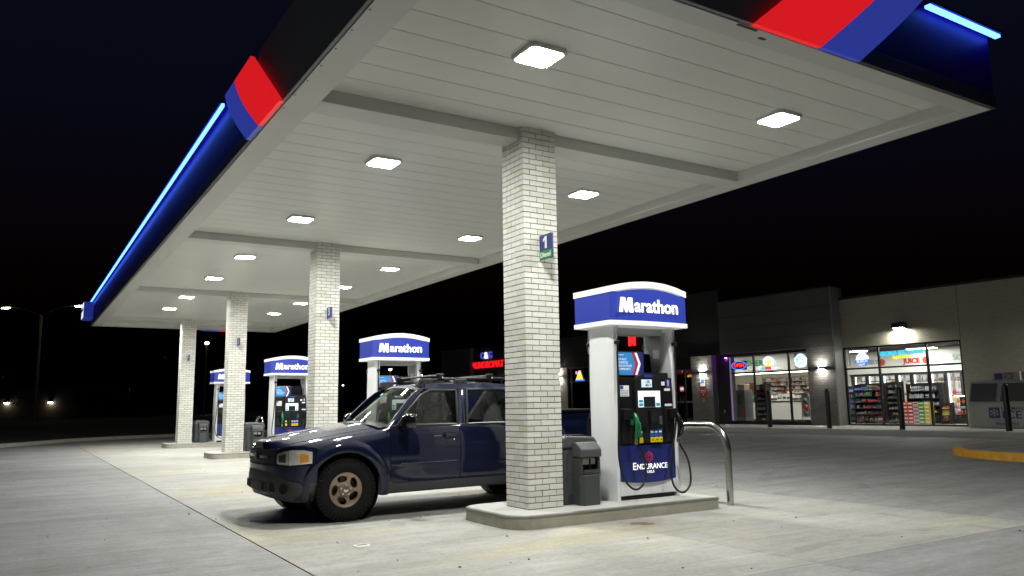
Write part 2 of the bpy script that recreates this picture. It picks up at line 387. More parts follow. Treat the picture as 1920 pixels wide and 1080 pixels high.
for k in range(4):
    t = thing('brick_column', COLLAB[k], 'column', (0, k*S, ZI), 0, 'brick canopy columns')
    cm = MB(); cm.box(.009, CW-.009, .009, CW-.009, -.002, 4.62); cm.build('mortar_core', MORTAR, t)
    rest = [MB() for _ in range(NB)]
    for r in range(68):
        for (x0, x1, y0, y1, vis) in course_bricks(r % 2):
            mi = rb.choices(range(NB), (5, 4, 5, 1, 4))[0]; z = r*CH + J_
            jx, jy, jz = rb.uniform(-.0012, .0012), rb.uniform(-.0012, .0012), rb.uniform(-.0008, .0008)
            if vis and (k == 0 or (k == 1 and z > .75)):
                o = bpy.data.objects.new('brick', BM[(0 if x1-x0 > .15 else 1, mi)]); COL.objects.link(o); o.parent = t
                o.location = ((x0+x1)/2+jx, (y0+y1)/2+jy, z+jz)
            else: rest[mi].box(x0+jx, x1+jx, y0+jy, y1+jy, z+jz, z+CH-J_+jz)
    allb = MB()
    for i, rr in enumerate(rest): allb.cur = i; allb.add(rr.v, rr.f)
    o = allb.build('brickwork', BRICKC, t, fix=False); o['kind'] = 'stuff'

# ------------------------------------------------------------------ canopy
XL, XR, YN, YF, H = -2.85, 4.19, -3.456, 26.5, 4.6227; HD = 4.775; HT = 5.50
cy = thing('fuel_canopy', 'long flat canopy with white soffit and dark fascia over the pumps', 'canopy', (0, 0, 0))
PW = .33
# perimeter band (lower than the deck), butted
f = MB()
f.box(XL+.012, XL+PW, YN+.012, YF-.012, H, HD+.05); f.build('soffit_border', TRIMW, cy, bevel=.004)
f = MB(); f.box(XR-PW*.9, XR-.012, YN+.012, YF-.012, H, HD+.05); f.build('soffit_border', TRIMW, cy, bevel=.004)
f = MB(); f.box(XL+PW+.002, XR-PW*.9-.002, YN+.012, YN+.24, H+.001, HD+.05); f.build('soffit_border', TRIMW, cy, bevel=.004)
f = MB(); f.box(XL+PW+.002, XR-PW*.9-.002, YF-.30, YF-.012, H+.001, HD+.05); f.build('soffit_border', TRIMW, cy, bevel=.004)
X0, X1 = XL+PW+.002, XR-PW*.9-.002
for k in range(4):
    b = MB(); b.box(X0, X1, k*S+.09, k*S+.42, H+.004, HD+.05); b.build('beam_cover', TRIMW, cy, bevel=.004)
# deck panels, each a bowed pan with a joint to the next
PWD = .3955
def pan(w):
    b = MB(); n = 6
    def fn(u, v, k):
        x = X0 + (X1-X0)*u; y = (v-.5)*(w-.009)
        z = -.004*(1-(2*v-1)**2) if k == 0 else .03
        return (x, y, z)
    b.slabgrid(fn, 1, n); return b.mesh('deck_panel', DECK, smooth=True)
bays = [(YN+.242, .088)] + [(k*S+.422, (k+1)*S+.088) for k in range(3)] + [(3*S+.422, YF-.302)]
for (a, c) in bays:
    n = max(1, round((c-a)/PWD)); w = (c-a)/n; me = pan(w)
    for i in range(n):
        o = bpy.data.objects.new('deck_panel', me); COL.objects.link(o); o.parent = cy; o.location = (0, a+w*(i+.5), HD)
r = MB(); r.box(XL+.05, XR-.05, YN+.05, YF-.05, HD+.06, HT-.12); r.build('roof', BLACKM, cy)
# fascia: charcoal part near the corner, navy part with light strip; lower trim
def fpanel(name, m, x0, x1, y0, y1, z0, z1): 
    b = MB(); b.box(x0, x1, y0, y1, z0, z1); return b.build(name, m, cy, bevel=.004)
fpanel('fascia_panel', FASCIA, XL-.03, XL+.01, YN-.03, 1.4, H+.012, HT+.14)
fpanel('fascia_panel', FASCIA_N, XL-.02, XL+.01, 1.403, YF+.03, H+.17, HT)
fpanel('fascia_trim', FASCIA_TRIM, XL-.035, XL+.01, 1.403, YF+.03, H+.006, H+.168)
fpanel('fascia_panel', FASCIA, XL+.013, 1.2, YN-.03, YN+.01, H+.012, HT+.14)
fpanel('fascia_panel', FASCIA_N, 1.203, XR+.02, YN-.02, YN+.01, H+.17, HT)
fpanel('fascia_trim', FASCIA_TRIM, 1.203, XR+.03, YN-.035, YN+.01, H+.006, H+.168)
fpanel('fascia_panel', FASCIA_N, XR-.01, XR+.02, YN+.013, YF+.03, H+.17, HT)
fpanel('fascia_trim', FASCIA_TRIM, XR-.01, XR+.03, YN+.013, YF+.03, H+.006, H+.168)
fpanel('fascia_panel', FASCIA_N, XL+.013, XR-.013, YF-.01, YF+.02, H+.17, HT)
fpanel('fascia_trim', FASCIA_TRIM, XL+.013, XR-.013, YF-.01, YF+.03, H+.006, H+.168)
# light strips under a projecting lip
def strip(p0, p1, axis):
    d = .13
    lip = MB(); bar = MB()
    if axis == 'y':
        lip.box(XL-d-.02, XL-.021, p0, p1, HT+.002, HT+.035); lip.build('fascia_lip', FASCIA_N, cy)
        bar.box(XL-d+.0, XL-d+.034, p0, p1, HT-.045, HT); bar.build('light_strip', LED, cy)
    else:
        lip.box(p0, p1, YN-d-.02, YN-.021, HT+.002, HT+.035); lip.build('fascia_lip', FASCIA_N, cy)
        n = int((p1-p0)/.085)
        for i in range(n):
            b = MB(); x = p0+(p1-p0)*i/n; b.box(x, x+(p1-p0)/n*.86, YN-d, YN-d+.06, HT-.03, HT-.0); b.build('light_strip', LED, cy)
strip(2.95, YF+.02, 'y'); strip(2.86, XR+.10, 'x')
# leaning red and blue backlit panels that stand proud of the fascia
def chevron(name, m, side, b0, b1, lean):
    z0, z1 = H-.02, HT+.16
    def fn(u, v, k):
        z = lerp(z0, z1, v); q = lerp(b0, b1, u) + lean*(z-H)
        off = (0.06 + .055*math.sin(math.pi*min(1, v*.93+.04))) if k == 0 else .02
        return (XL-off-.012, q, z) if side == 'l' else (q, YN-off-.012, z)
    b = MB(); b.slabgrid(fn, 3, 10); o = b.build(name, m, cy, smooth=True); return o
chevron('red_chevron', RED_E, 'l', .26, 1.13, 1.30); chevron('blue_chevron', BLUE_E, 'l', 1.135, 1.70, 1.30)
chevron('red_chevron', RED_E, 'n', .17, 1.07, 1.24); chevron('blue_chevron', BLUE_E, 'n', 1.075, 1.66, 1.24)
for (x0, x1, z) in ((1.3, 2.3, 4.70),):   # far edge of the canopy: thin coloured line below the soffit
    for i, (a, c, mm) in enumerate(((1.2, 1.9, BLUE_E), (1.9, 2.3, RED_E))):
        b = MB(); b.box(a, c, YF+.04, YF+.10, H-.03, HT); b.build('far_chevron', mm, cy)
# screws and a drip edge seam along the near corner of the soffit border
for (x, y) in [(XL+.035, -2.9+.42*i) for i in range(9)]:
    b = MB(); b.cyl((x, y, H+.001), (x, y, H-.006), .008, 8); b.build('screw', SCREW, cy)
b = MB(); b.box(.05, .30, YN+.02, YN+.045, H-.004, H+.001); b.build('drain_slot', BLACKM, cy)
b = MB(); b.box(.42, .50, YN+.10, YN+.13, H-.004, H+.0015); b.build('drain_slot', BLACKM, cy)
# far corner sign box on the long fascia
sg = thing('canopy_sign', 'blue and white box sign at the far end of the lit canopy fascia', 'sign', (XL-.04, 25.6, 4.78))
b = MB(); b.prism([(-.02,-.55),(-.34,-.48),(-.34,.48),(-.02,.55)], 'z', 0, .62); b.build('case', mat('sign_blue', (.03,.05,.30), .4, emit=(.03,.05,.4), estr=.35), sg, bevel=.02)
b = MB(); b.box(-.352, -.343, -.46, .46, .03, .59); b.build('face', emat('sign_white', (.75,.82,1.), 1.1), sg)
text('lettering', 'MARATHON', .17, emat('sign_ink', (.02,.04,.35), .5), sg, (-.355, 0, .33), (R(90), 0, R(-90)), .015, .002)

# ------------------------------------------------------------------ canopy lamps
LY = [-1.80, 2.13, 5.98, 10.1, 13.45, 17.43, 20.6, 24.3]
POS = ['nearest', 'second', 'third', 'fourth', 'fifth', 'sixth', 'seventh', 'farthest']
lamp0 = None
for row, (x, nm) in enumerate(((-.95, 'fascia side'), (2.55, 'store side'))):
    for i, y in enumerate(LY):
        lab = '%s square lamp in the %s row of the canopy soffit' % (POS[i], nm)
        if lamp0 is None:
            lamp0 = thing('canopy_lamp', lab, 'lamp', (x, y, HD-.012), 0, 'square lamps in the canopy soffit')
            oc_ = [(-.215,-.17),(-.17,-.215),(.17,-.215),(.215,-.17),(.215,.17),(.17,.215),(-.17,.215),(-.215,.17)]; ic_ = [(x*.88, y*.88) for x, y in oc_]
            b = MB(); vs_ = []
            for pl, z in ((oc_, .016), (oc_, -.03), ([(x*.97, y*.97) for x, y in oc_], -.036), ([(x*1.03, y*1.03) for x, y in ic_], -.036), (ic_, -.034), (ic_, -.008)): vs_ += [(x, y, z) for x, y in pl]
            b.add(vs_, [(q*8+k_, q*8+(k_+1) % 8, (q+1)*8+(k_+1) % 8, (q+1)*8+k_) for q in range(5) for k_ in range(8)]); b.build('housing', FIXT, lamp0, smooth=True)
            b = MB(); b.prism([(x*.985, y*.985) for x, y in oc_], 'z', -.006, -.001); b.build('back_plate', FIXT, lamp0)
            b = MB()
            def fnl(u, v):
                px, py = (u-.5)*2, (v-.5)*2; q = max(abs(px), abs(py)); k_ = 1-.18*max(0, abs(px)+abs(py)-1.5); return (px*.186*k_, py*.186*k_, -.014)
            b.grid(fnl, 10, 10); b.build('lens', LENS, lamp0, smooth=True)
        else:
            c = copy_tree(lamp0); c.location = (x, y, HD-.012); c['label'] = lab
# ------------------------------------------------------------------ column number flags
def numflag(k, s, sub, lab):
    t = thing('number_flag', lab, 'sign', (.235, k*S-.002, 3.10), 0, 'number flags on the columns')
    b = MB(); b.box(-.014, .014, -.26, -.0, 0 if sub else .08, .30); b.build('plate', mat('flag_blue', (.035, .05, .20), .45), t, bevel=.004)
    for sx in (-1, 1):
        if s == '1':
            b = MB(); b.prism([(-.13+sx*y, z+.125) for y, z in ((-.012,0),(.028,0),(.028,.15),(-.004,.15),(-.05,.115),(-.05,.085),(-.012,.108))], 'x', sx*.0142, sx*.0165); b.build('number', mat('flag_white', (.85,.85,.85), .5), t)
        else: text('number', s, .2, mat('flag_white', (.85,.85,.85), .5), t, (sx*.0155, -.13, .20), (R(90), 0, R(90*sx)), .02, .001)
        if sub:
            b = MB(); b.box(sx*.0142, sx*.0165, -.258, -.002, 0.002, .10); b.build('band', mat('flag_green', (.03, .27, .06), .45), t)
            text('wording', 'Diesel', .088, mat('flag_white', (1, 1, 1), .5), t, (sx*.0172, -.13, .048), (R(90), 0, R(90*sx)), .02, .001)
    b = MB(); b.box(-.006, .006, -.001, .004, .05, .27); b.build('bracket', BLACKM, t)
numflag(0, '1', True, 'blue 1 and green Diesel flag sign on the nearest column')
numflag(1, '3', False, 'small blue 3 flag sign on the second column')
numflag(2, '5', False, 'small blue 5 flag sign on the third column')
numflag(3, '7', False, 'small blue 7 flag sign on the farthest column')

# small survey cap let into the slab in front of the pickup
b = MB(); b.lathe([(.085, -.01), (.085, .004), (.078, .007), (.0001, .007)], n=24); o = b.build('access_cap', mat('cap_metal', (.62, .60, .55), .5, .3), loc=(-2.11, -.21, 0), smooth=True); tag(o, 'small round metal cap set in the concrete before the pickup', 'cap')
for i in range(4): c = MB(); c.box(-.05, .05, -.03+i*.02-.004, -.03+i*.02+.004, .007, .0078); c.build('slot', JOINT, o)

# loose grit and crumbs lying about on the concrete
rp = random.Random(21); gr = MB()
for _ in range(170):
    x, y = rp.uniform(-6, 9), rp.uniform(-6.5, 12); z = zg(x)+.002; r_ = rp.uniform(.006, .017)
    if -.6 < x < 2.8 and -.5 < (y % S if y > 0 else y) < 1: continue
    gr.add([(x+r_*math.cos(a)*rp.uniform(.7, 1.2), y+r_*math.sin(a)*rp.uniform(.7, 1.2), z) for a in (0, 1.3, 2.5, 3.8, 5.1)]+[(x, y, z+r_*.7)], [(0,1,5),(1,2,5),(2,3,5),(3,4,5),(4,0,5)])
o = gr.build('grit', mat('grit_dark', (.05, .045, .04), .9), fix=False); o['kind'] = 'stuff'; o['label'] = 'dark grit and crumbs scattered on the concrete'; o['category'] = 'grit'
# ------------------------------------------------------------------ fuel dispensers
PWHITE = mat('pump_white', (.80, .81, .82), .28, 0, .5, var=.03, vscale=4, coat=.2)
PGREY = mat('pump_grey', (.42, .43, .44), .35)
PBLACK = mat('pump_black', (.009, .009, .010), .35, 0, .35, bump=.05, bscale=200)
PBLACK2 = mat('pump_black_soft', (.011, .011, .012), .5, 0, .3)
PBLUE = mat('pump_navy', (.018, .028, .17), .3, coat=.3, var=.35, vscale=2.2)
VBLUE = mat('valance_blue', (.022, .035, .23), .3, coat=.3, emit=(.025, .042, .32), estr=.55)
VWHITE = mat('valance_white', (.85, .85, .84), .35, emit=(1., 1., .98), estr=.16)
LETW = mat('letter_white', (.9, .9, .9), .4, emit=(1, 1, 1), estr=.8)
PRINTW = mat('print_white', (.85, .85, .85), .5)
CHROME = mat('chrome', (.72, .72, .70), .18, 1.)
STAINLESS = mat('stainless', (.52, .51, .48), .22, 1., rvar=.05, vscale=5)
RUBBER = mat('hose_rubber', (.012, .012, .012), .38)
GREENN = mat('nozzle_green', (.012, .20, .075), .35)
GREENP = mat('print_green', (.02, .16, .05), .4)
BLUEP = mat('print_blue', (.02, .09, .36), .4)
YELP = mat('print_yellow', (.85, .62, .02), .4)
CYANP = mat('print_cyan', (.05, .42, .68), .4)
LCD = mat('lcd', (.5, .62, .68), .3, emit=(.55, .75, .85), estr=.55)
SCRW = mat('screen_border', (.85, .87, .87), .35, emit=(.9, .95, 1), estr=.45)
SCRK = mat('screen_dark', (.02, .024, .026), .1)
VID = mat('video_blue', (.03, .17, .40), .15, emit=(.03, .20, .48), estr=.5)
VIDN = mat('video_navy', (.02, .025, .12), .15, emit=(.02, .025, .14), estr=.4)
VIDR = mat('video_red', (.4, .02, .03), .2, emit=(.45, .02, .03), estr=.4)
VIDW = mat('video_white', (.75, .78, .8), .2, emit=(.75, .8, .85), estr=.4)
RED_LOGO = mat('logo_red', (.6, .015, .02), .4)

def nozzle(name, m, parent, loc, tilt=0):
    b = MB()
    body = catmull([(0, .0, -.17), (0, -.02, -.10), (0, -.035, -.02), (0, -.03, .06), (0, .0, .12), (0, .05, .15)], 4)
    n = len(body); b.tube(body, [lerp(.026, .040, min(1, i/n*2)) if i < n*.6 else lerp(.04, .022, (i-n*.6)/(n*.4)) for i in range(n)], 10, flat=.8)
    b.tube(catmull([(0, -.03, .05), (0, -.085, .02), (0, -.09, -.08), (0, -.045, -.15)], 4), .011, 8)
    b.tube([(0, -.035, .03), (0, -.065, -.01), (0, -.06, -.09)], .008, 6)
    o = b.build(name, m, parent, smooth=True, loc=loc); o.rotation_euler = (0, tilt, 0)
    c = MB(); c.cyl((0, 0, -.165), (0, .004, -.24), .023, 12); c.cyl((0, .003, -.20), (0, .003, -.215), .027, 12)
    c.build('swivel', CHROME, o, smooth=True); c = MB(); c.cyl((0, .045, .147), (0, .10, .12), .013, 10); c.build('spout', CHROME, o, smooth=True)
    return o

def make_face(t, rz):
    """everything on one service side; local front is -y, built for the side at y=-.25; rz turns it for the back"""
    rot = Matrix.Rotation(rz, 4, 'Z')
    made = []
    def B(mb, name, m, **k):
        o = mb.build(name, m, t, **k); made.append(o); return o
    Y = -.235
    b = MB(); b.box(-.468, .468, Y-.005, Y+.06, .055, .235)          # curved white kick strip
    B(b, 'kick_strip', PWHITE, bevel=.006)
    def dfn(u, v, k):
        x = lerp(-.466, .466, u); z = lerp(.236 - .035*(1-(2*u-1)**2), .672, v); return (x, Y-.022*(1-(2*u-1)**2)-.006 if k == 0 else Y+.05, z)
    b = MB(); b.slabgrid(dfn, 16, 2); door = B(b, 'lower_door', PBLUE, smooth=True)
    made += [text('lettering', 'NDURANCE', .095, LETW, t, (-.215, Y-.031, .40), (R(90), 0, 0), .010, .001, 'LEFT'),
             text('lettering', 'E', .125, LETW, t, (-.25, Y-.0305, .407), (R(90), 0, 0), .010, .001),
             text('lettering', 'FUELS', .045, LETW, t, (.0, Y-.031, .335), (R(90), 0, 0), .006, .001, sx=1.3)]
    b = MB(); hexa = [(.075*math.cos(R(90+60*i)), .07*math.sin(R(90+60*i))) for i in range(6)]
    b.prism([(x*.95, z+.525) for x, z in hexa], 'y', Y-.031, Y-.027); B(b, 'emblem', RED_LOGO)
    b = MB(); b.prism([(x*.72, z*.72+.525) for x, z in hexa], 'y', Y-.034, Y-.0311); B(b, 'emblem_field', mat('logo_blue', (.03, .05, .3), .4))
    made.append(text('lettering', 'M', .075, RED_LOGO, t, (0, Y-.036, .524), (R(90), 0, 0), .03, .001))
    b = MB(); b.box(-.468, .468, Y, Y+.07, .675, 1.53); B(b, 'main_panel', PBLACK, bevel=.006)
    # control head: proud, with an arched top
    pr = [(-.20, .70), (.24, .70), (.24, 1.50)] + [(.02+.22*math.cos(R(a)), 1.50+.085*math.sin(R(a))) for a in range(15, 166, 15)] + [(-.20, 1.50)]
    b = MB(); b.prism(pr, 'y', Y-.045, Y+.01); B(b, 'control_head', PBLACK2, bevel=.01)
    F = Y-.047
    def sheet(name, m, x0, x1, z0, z1, y=F, th=.004):
        b = MB(); b.box(x0, x1, y-th, y+.001, z0, z1); return B(b, name, m)
    sheet('badge', mat('badge_blue', (.03,.05,.35), .4), -.05, .09, 1.535, 1.565)
    sheet('price_display', LCD, -.10, .075, 1.405, 1.505)
    made += [text('digits', '128', .05, PBLACK, t, (-.0, F-.005, 1.475), (R(90),0,0), .012, .0008), text('digits', '4017', .05, PBLACK, t, (.01, F-.005, 1.43), (R(90),0,0), .012, .0008)]
    sheet('screen_border', SCRW, -.165, .21, 1.15, 1.36)
    sheet('screen', SCRK, -.075, .12, 1.152, 1.285, F-.003)
    for x0, x1, z0, z1 in ((-.155, -.09, 1.212, 1.245), (-.155, -.09, 1.165, 1.20), (.135, .20, 1.165, 1.205)): sheet('soft_key', CYANP, x0, x1, z0, z1, F-.003)
    b = MB(); b.prism([(.01, .88), (.16, .88), (.15, 1.115), (.0, 1.115)], 'y', F-.03, F); B(b, 'card_reader', PBLACK, bevel=.008)
    sheet('reader_window', SCRK, .022, .138, .955, 1.095, F-.03)
    b = MB(); b.box(-.14, -.03, F-.035, F, .90, .96); B(b, 'receipt_slot', PBLACK, bevel=.006)
    b = MB()
    for i in range(3):
        for j in range(4): b.box(.175+i*.019, .189+i*.019, F-.008, F, .93+j*.028, .95+j*.028)
    B(b, 'keypad', mat('key_grey', (.12, .12, .12), .4))
    # grade buttons
    for x, m in ((-.145, GREENP), (.045, BLUEP), (.115, BLUEP), (.185, BLUEP)):
        sheet('grade_panel', m, x-.031, x+.031, .775, .87); sheet('price_flag', PRINTW, x-.022, x+.022, .825, .847, F-.003)
        b = MB(); b.box(x-.030, x+.030, F-.016, F, .70, .768); B(b, 'grade_button', YELP, bevel=.006)
    made += [text('digits', s, .032, PBLACK, t, (x, F-.017, .734), (R(90),0,0), .015, .0006) for x, s in ((.045, '87'), (.115, '89'), (.185, '93'))]
    # holsters and nozzles
    for x, gm in ((-.34, GREENP), (.42, PBLACK)):
        b = MB(); b.box(x-.085, x+.085, Y-.012, Y+.02, .70, 1.14); B(b, 'holster', PBLACK2, bevel=.012)
        b = MB(); b.prism([(x-.07, 1.00), (x+.07, 1.00), (x+.06, 1.13), (x-.06, 1.13)], 'y', Y-.10, Y-.01); B(b, 'nozzle_hood', PBLACK, bevel=.012)
    sheet('green_label', GREENP, -.29, -.225, .93, 1.13, Y-.013)
    sheet('green_tag', PRINTW, -.285, -.23, 1.04, 1.055, Y-.015)
    made.append(nozzle('diesel_nozzle', GREENN, t, (-.27, Y-.10, .93)))
    made.append(nozzle('fuel_nozzle', PBLACK, t, (.45, Y-.105, .93)))
    # stickers
    sheet('sticker', PRINTW, -.42, -.275, 1.29, 1.43, Y); sheet('sticker_symbol', BLUEP, -.415, -.37, 1.385, 1.425, Y-.003)
    for zz in (1.365, 1.345, 1.325, 1.305): sheet('sticker_line', mat('print_grey', (.4, .42, .5), .5), -.40, -.29, zz-.004, zz+.004, Y-.003)
    sheet('number_plate', mat('flag_blue', (.035, .05, .20), .45), .36, .44, 1.40, 1.51, Y)
    made.append(text('number', '1', .1, PRINTW, t, (.40, Y-.005, 1.457), (R(90),0,0), .02, .0008))
    sheet('sticker', PRINTW, .28, .34, 1.43, 1.48, Y); sheet('sticker', PRINTW, .33, .43, 1.36, 1.392, Y); sheet('sticker', PRINTW, .33, .46, 1.16, 1.19, Y)
    # media screen above, between the pillars
    b = MB(); b.box(-.47, .02, Y+.02, Y+.09, 1.545, 1.875); B(b, 'media_bezel', PBLACK, bevel=.025)
    yv = Y+.018
    sheet('media_picture', VID, -.455, -.0, 1.565, 1.855, yv)
    for m, x0, x1 in ((VIDR, -.155, -.115), (VIDW, -.105, -.07), (VIDN, -.068, -.003)):
        b = MB(); zc, h = 1.71, .144
        if m is VIDN: b.prism([(x0-.04, zc-h), (x1, zc-h), (x1, zc+h), (x0-.04, zc+h), (x0+.02, zc)], 'y', yv-.007, yv-.0042)
        else: b.prism([(x0-.04, zc-h), (x1-.04, zc-h), (x1+.02, zc), (x1-.04, zc+h), (x0-.04, zc+h), (x0+.02, zc)], 'y', yv-.009, yv-.0042)
        B(b, 'media_chevron', m)
    for i, s_ in enumerate(('LOCALLY', 'OPERATED', 'HERE IN YOUR', 'COMMUNITY.')):
        made.append(text('lettering', s_, .042, VIDW, t, (-.435, yv-.005, 1.765-i*.042), (R(90),0,0), .0, .0006, 'LEFT', sx=.85))
    made.append(text('lettering', 'Marathon', .028, VIDW, t, (-.435, yv-.005, 1.825), (R(90),0,0), .0, .0006, 'LEFT'))
    # hoses
    def hose(pts, x, yb):
        b = MB(); b.tube(catmull(pts, 7), .0135, 9); B(b, 'hose', RUBBER, smooth=True)
        b = MB(); b.cyl((x, yb, 2.19), (x, yb, 2.02), .010, 8); b.cyl((x, yb, 2.02), (x, yb, 1.93), .022, 12); b.cyl((x, yb, 1.99), (x, yb, 1.965), .028, 12); b.cyl((x, yb, 1.93), (x, yb, 1.86), .017, 10); B(b, 'breakaway', CHROME, smooth=True)
        b = MB(); b.box(x-.03, x+.03, yb-.03, yb+.03, 1.955, 2.0); B(b, 'breakaway_collar', PBLACK, bevel=.008)
    yb = Y-.05
    hose([(-.485, yb, 1.87), (-.49, yb-.005, 1.5), (-.53, yb-.04, 1.0), (-.57, yb-.07, .55), (-.52, yb-.10, .28), (-.38, yb-.11, .15), (-.23, yb-.10, .19), (-.16, yb-.09, .36), (-.20, yb-.08, .56), (-.262, yb-.06, .68)], -.485, yb)
    hose([(.50, yb, 1.87), (.49, yb-.01, 1.5), (.44, yb-.04, 1.0), (.32, yb-.08, .62), (.24, yb-.11, .33), (.29, yb-.12, .13), (.44, yb-.12, .06), (.575, yb-.11, .18), (.56, yb-.10, .45), (.455, yb-.06, .68)], .50, yb)
    if rz:
        for o in made: o.location = rot @ Vector(o.location); o.rotation_euler[2] += rz

def make_pump(t):
    b = MB(); b.box(-.45, .45, -.22, .22, 0, .06); b.build('plinth', PBLACK, t)
    b = MB(); b.box(-.47, .47, -.17, .17, .06, 1.60); b.build('cabinet', PBLACK2, t)
    # tall side pillars, rounded at the corners, leaning in a touch at the top
    for s in (-1, 1):
        def pf(u, v, k, s=s):
            # outline in plan
            pts = [(.47, -.245), (.495, -.262), (.525, -.25), (.55, -.19), (.56, 0), (.55, .19), (.525, .25), (.495, .262), (.47, .245)]
            i = u*(len(pts)-1); i0 = int(min(i, len(pts)-2)); fr = i-i0
            x = lerp(pts[i0][0], pts[i0+1][0], fr); y = lerp(pts[i0][1], pts[i0+1][1], fr)
            z = lerp(0, 2.192, v); tp = smoothstep(1.5, 2.19, z)
            if k: x = .468 - .045*tp; y *= .93
            else: x -= .015*tp
            return (s*x, y, z)
        b = MB(); b.slabgrid(pf, 16, 8); b.build('pillar', PWHITE, t, smooth=True)
        b = MB()   # inner grey cheek panel with its pointed lower edge
        x = s*.438
        b.prism([(-.22, 2.18), (.22, 2.18), (.2, 1.98), (.0, 1.62), (-.16, 1.98)], 'x', min(x, x-s*.012), max(x, x-s*.012)); b.build('cheek_panel', PGREY, t)
        b = MB(); b.box(min(s*.4255, s*.4245), max(s*.4255, s*.4245), -.06, .06, 1.80, 1.92); b.build('sticker', PRINTW, t)
    b = MB(); b.box(-.44, .44, -.13, .13, 2.10, 2.185); b.build('crossbar', PGREY, t)
    make_face(t, 0); make_face(t, math.pi)
    # valance: white arched box, blue bands, white lower edge
    def top(x): return 2.68 + .085*(1-(x/.655)**2)
    X = .655; Yv = .365
    def side(u):   # plan outline, bowed long sides
        return None
    def ring(z_fn, off, n=24):
        pts = []
        for i in range(n+1):
            x = lerp(-X, X, i/n); bow = .055*(1-(x/X)**2); pts.append((x, -Yv-bow-off))
        for i in range(n+1):
            x = lerp(X, -X, i/n); bow = .055*(1-(x/X)**2); pts.append((x, Yv+bow+off))
        # push ends out
        return [(p[0]+(off if p[0] > X-.001 else -off if p[0] < -X+.001 else 0), p[1], z_fn(p[0])) for p in pts]
    def band(name, m, zlo, zhi, off, cap=False):
        a = ring(zlo, off); c = ring(zhi, off); n = len(a); b = MB()
        fs = [(i, (i+1) % n, n+(i+1) % n, n+i) for i in range(n)] + [tuple(range(n))[::-1]]
        # cap the top as strips so that the arch stays clean
        h = n//2
        fs += [(n+i, n+i+1, n+n-2-i, n+n-1-i) for i in range(h-1)]
        b.add(a+c, fs); return b.build(name, m, t, smooth=False)
    band('valance_lower_edge', VWHITE, lambda x: 2.19, lambda x: 2.248, .012)
    v = band('valance_panel', VBLUE, lambda x: 2.249, lambda x: top(x)-.078, .0)
    band('valance_crown', VWHITE, lambda x: top(x)-.077, lambda x: top(x), .012)
    for rz in (0, math.pi):
        rz4 = Matrix.Rotation(rz, 4, 'Z')
        o = text('lettering', 'arathon', .245, LETW, t, (-.285, -Yv-.057, 2.44), (R(90), 0, 0), .022, .004, 'LEFT', fit=.745)
        b = MB(); k_ = .27
        b.prism([(x*k_-.535, z*k_+2.352) for x, z in ((0,0),(.19,0),(.245,.43),(.37,0),(.49,0),(.60,.43),(.635,0),(.84,0),(.79,.70),(.55,.70),(.435,.33),(.345,.70),(.11,.70))], 'y', -Yv-.061, -Yv-.046); q_ = b.build('lettering', LETW, t)
        for e_ in (o, q_): e_.location = rz4 @ Vector(e_.location); e_.rotation_euler[2] += rz
PX, PY = 1.84, .245
PLAB = ['nearest fuel pump beside column 1, blue and white, facing the camera', 'fuel pump seen above the roof of the dark blue pickup', 'fuel pump left of the second brick column', 'farthest fuel pump, half behind the third brick column']
pump0 = thing('fuel_pump', PLAB[0], 'fuel pump', (PX, PY, ZI), 0, 'fuel pumps on the islands')
make_pump(pump0)
for k in (1, 2, 3):
    c = copy_tree(pump0); c.location = (PX, PY+k*S, ZI); c['label'] = PLAB[k]

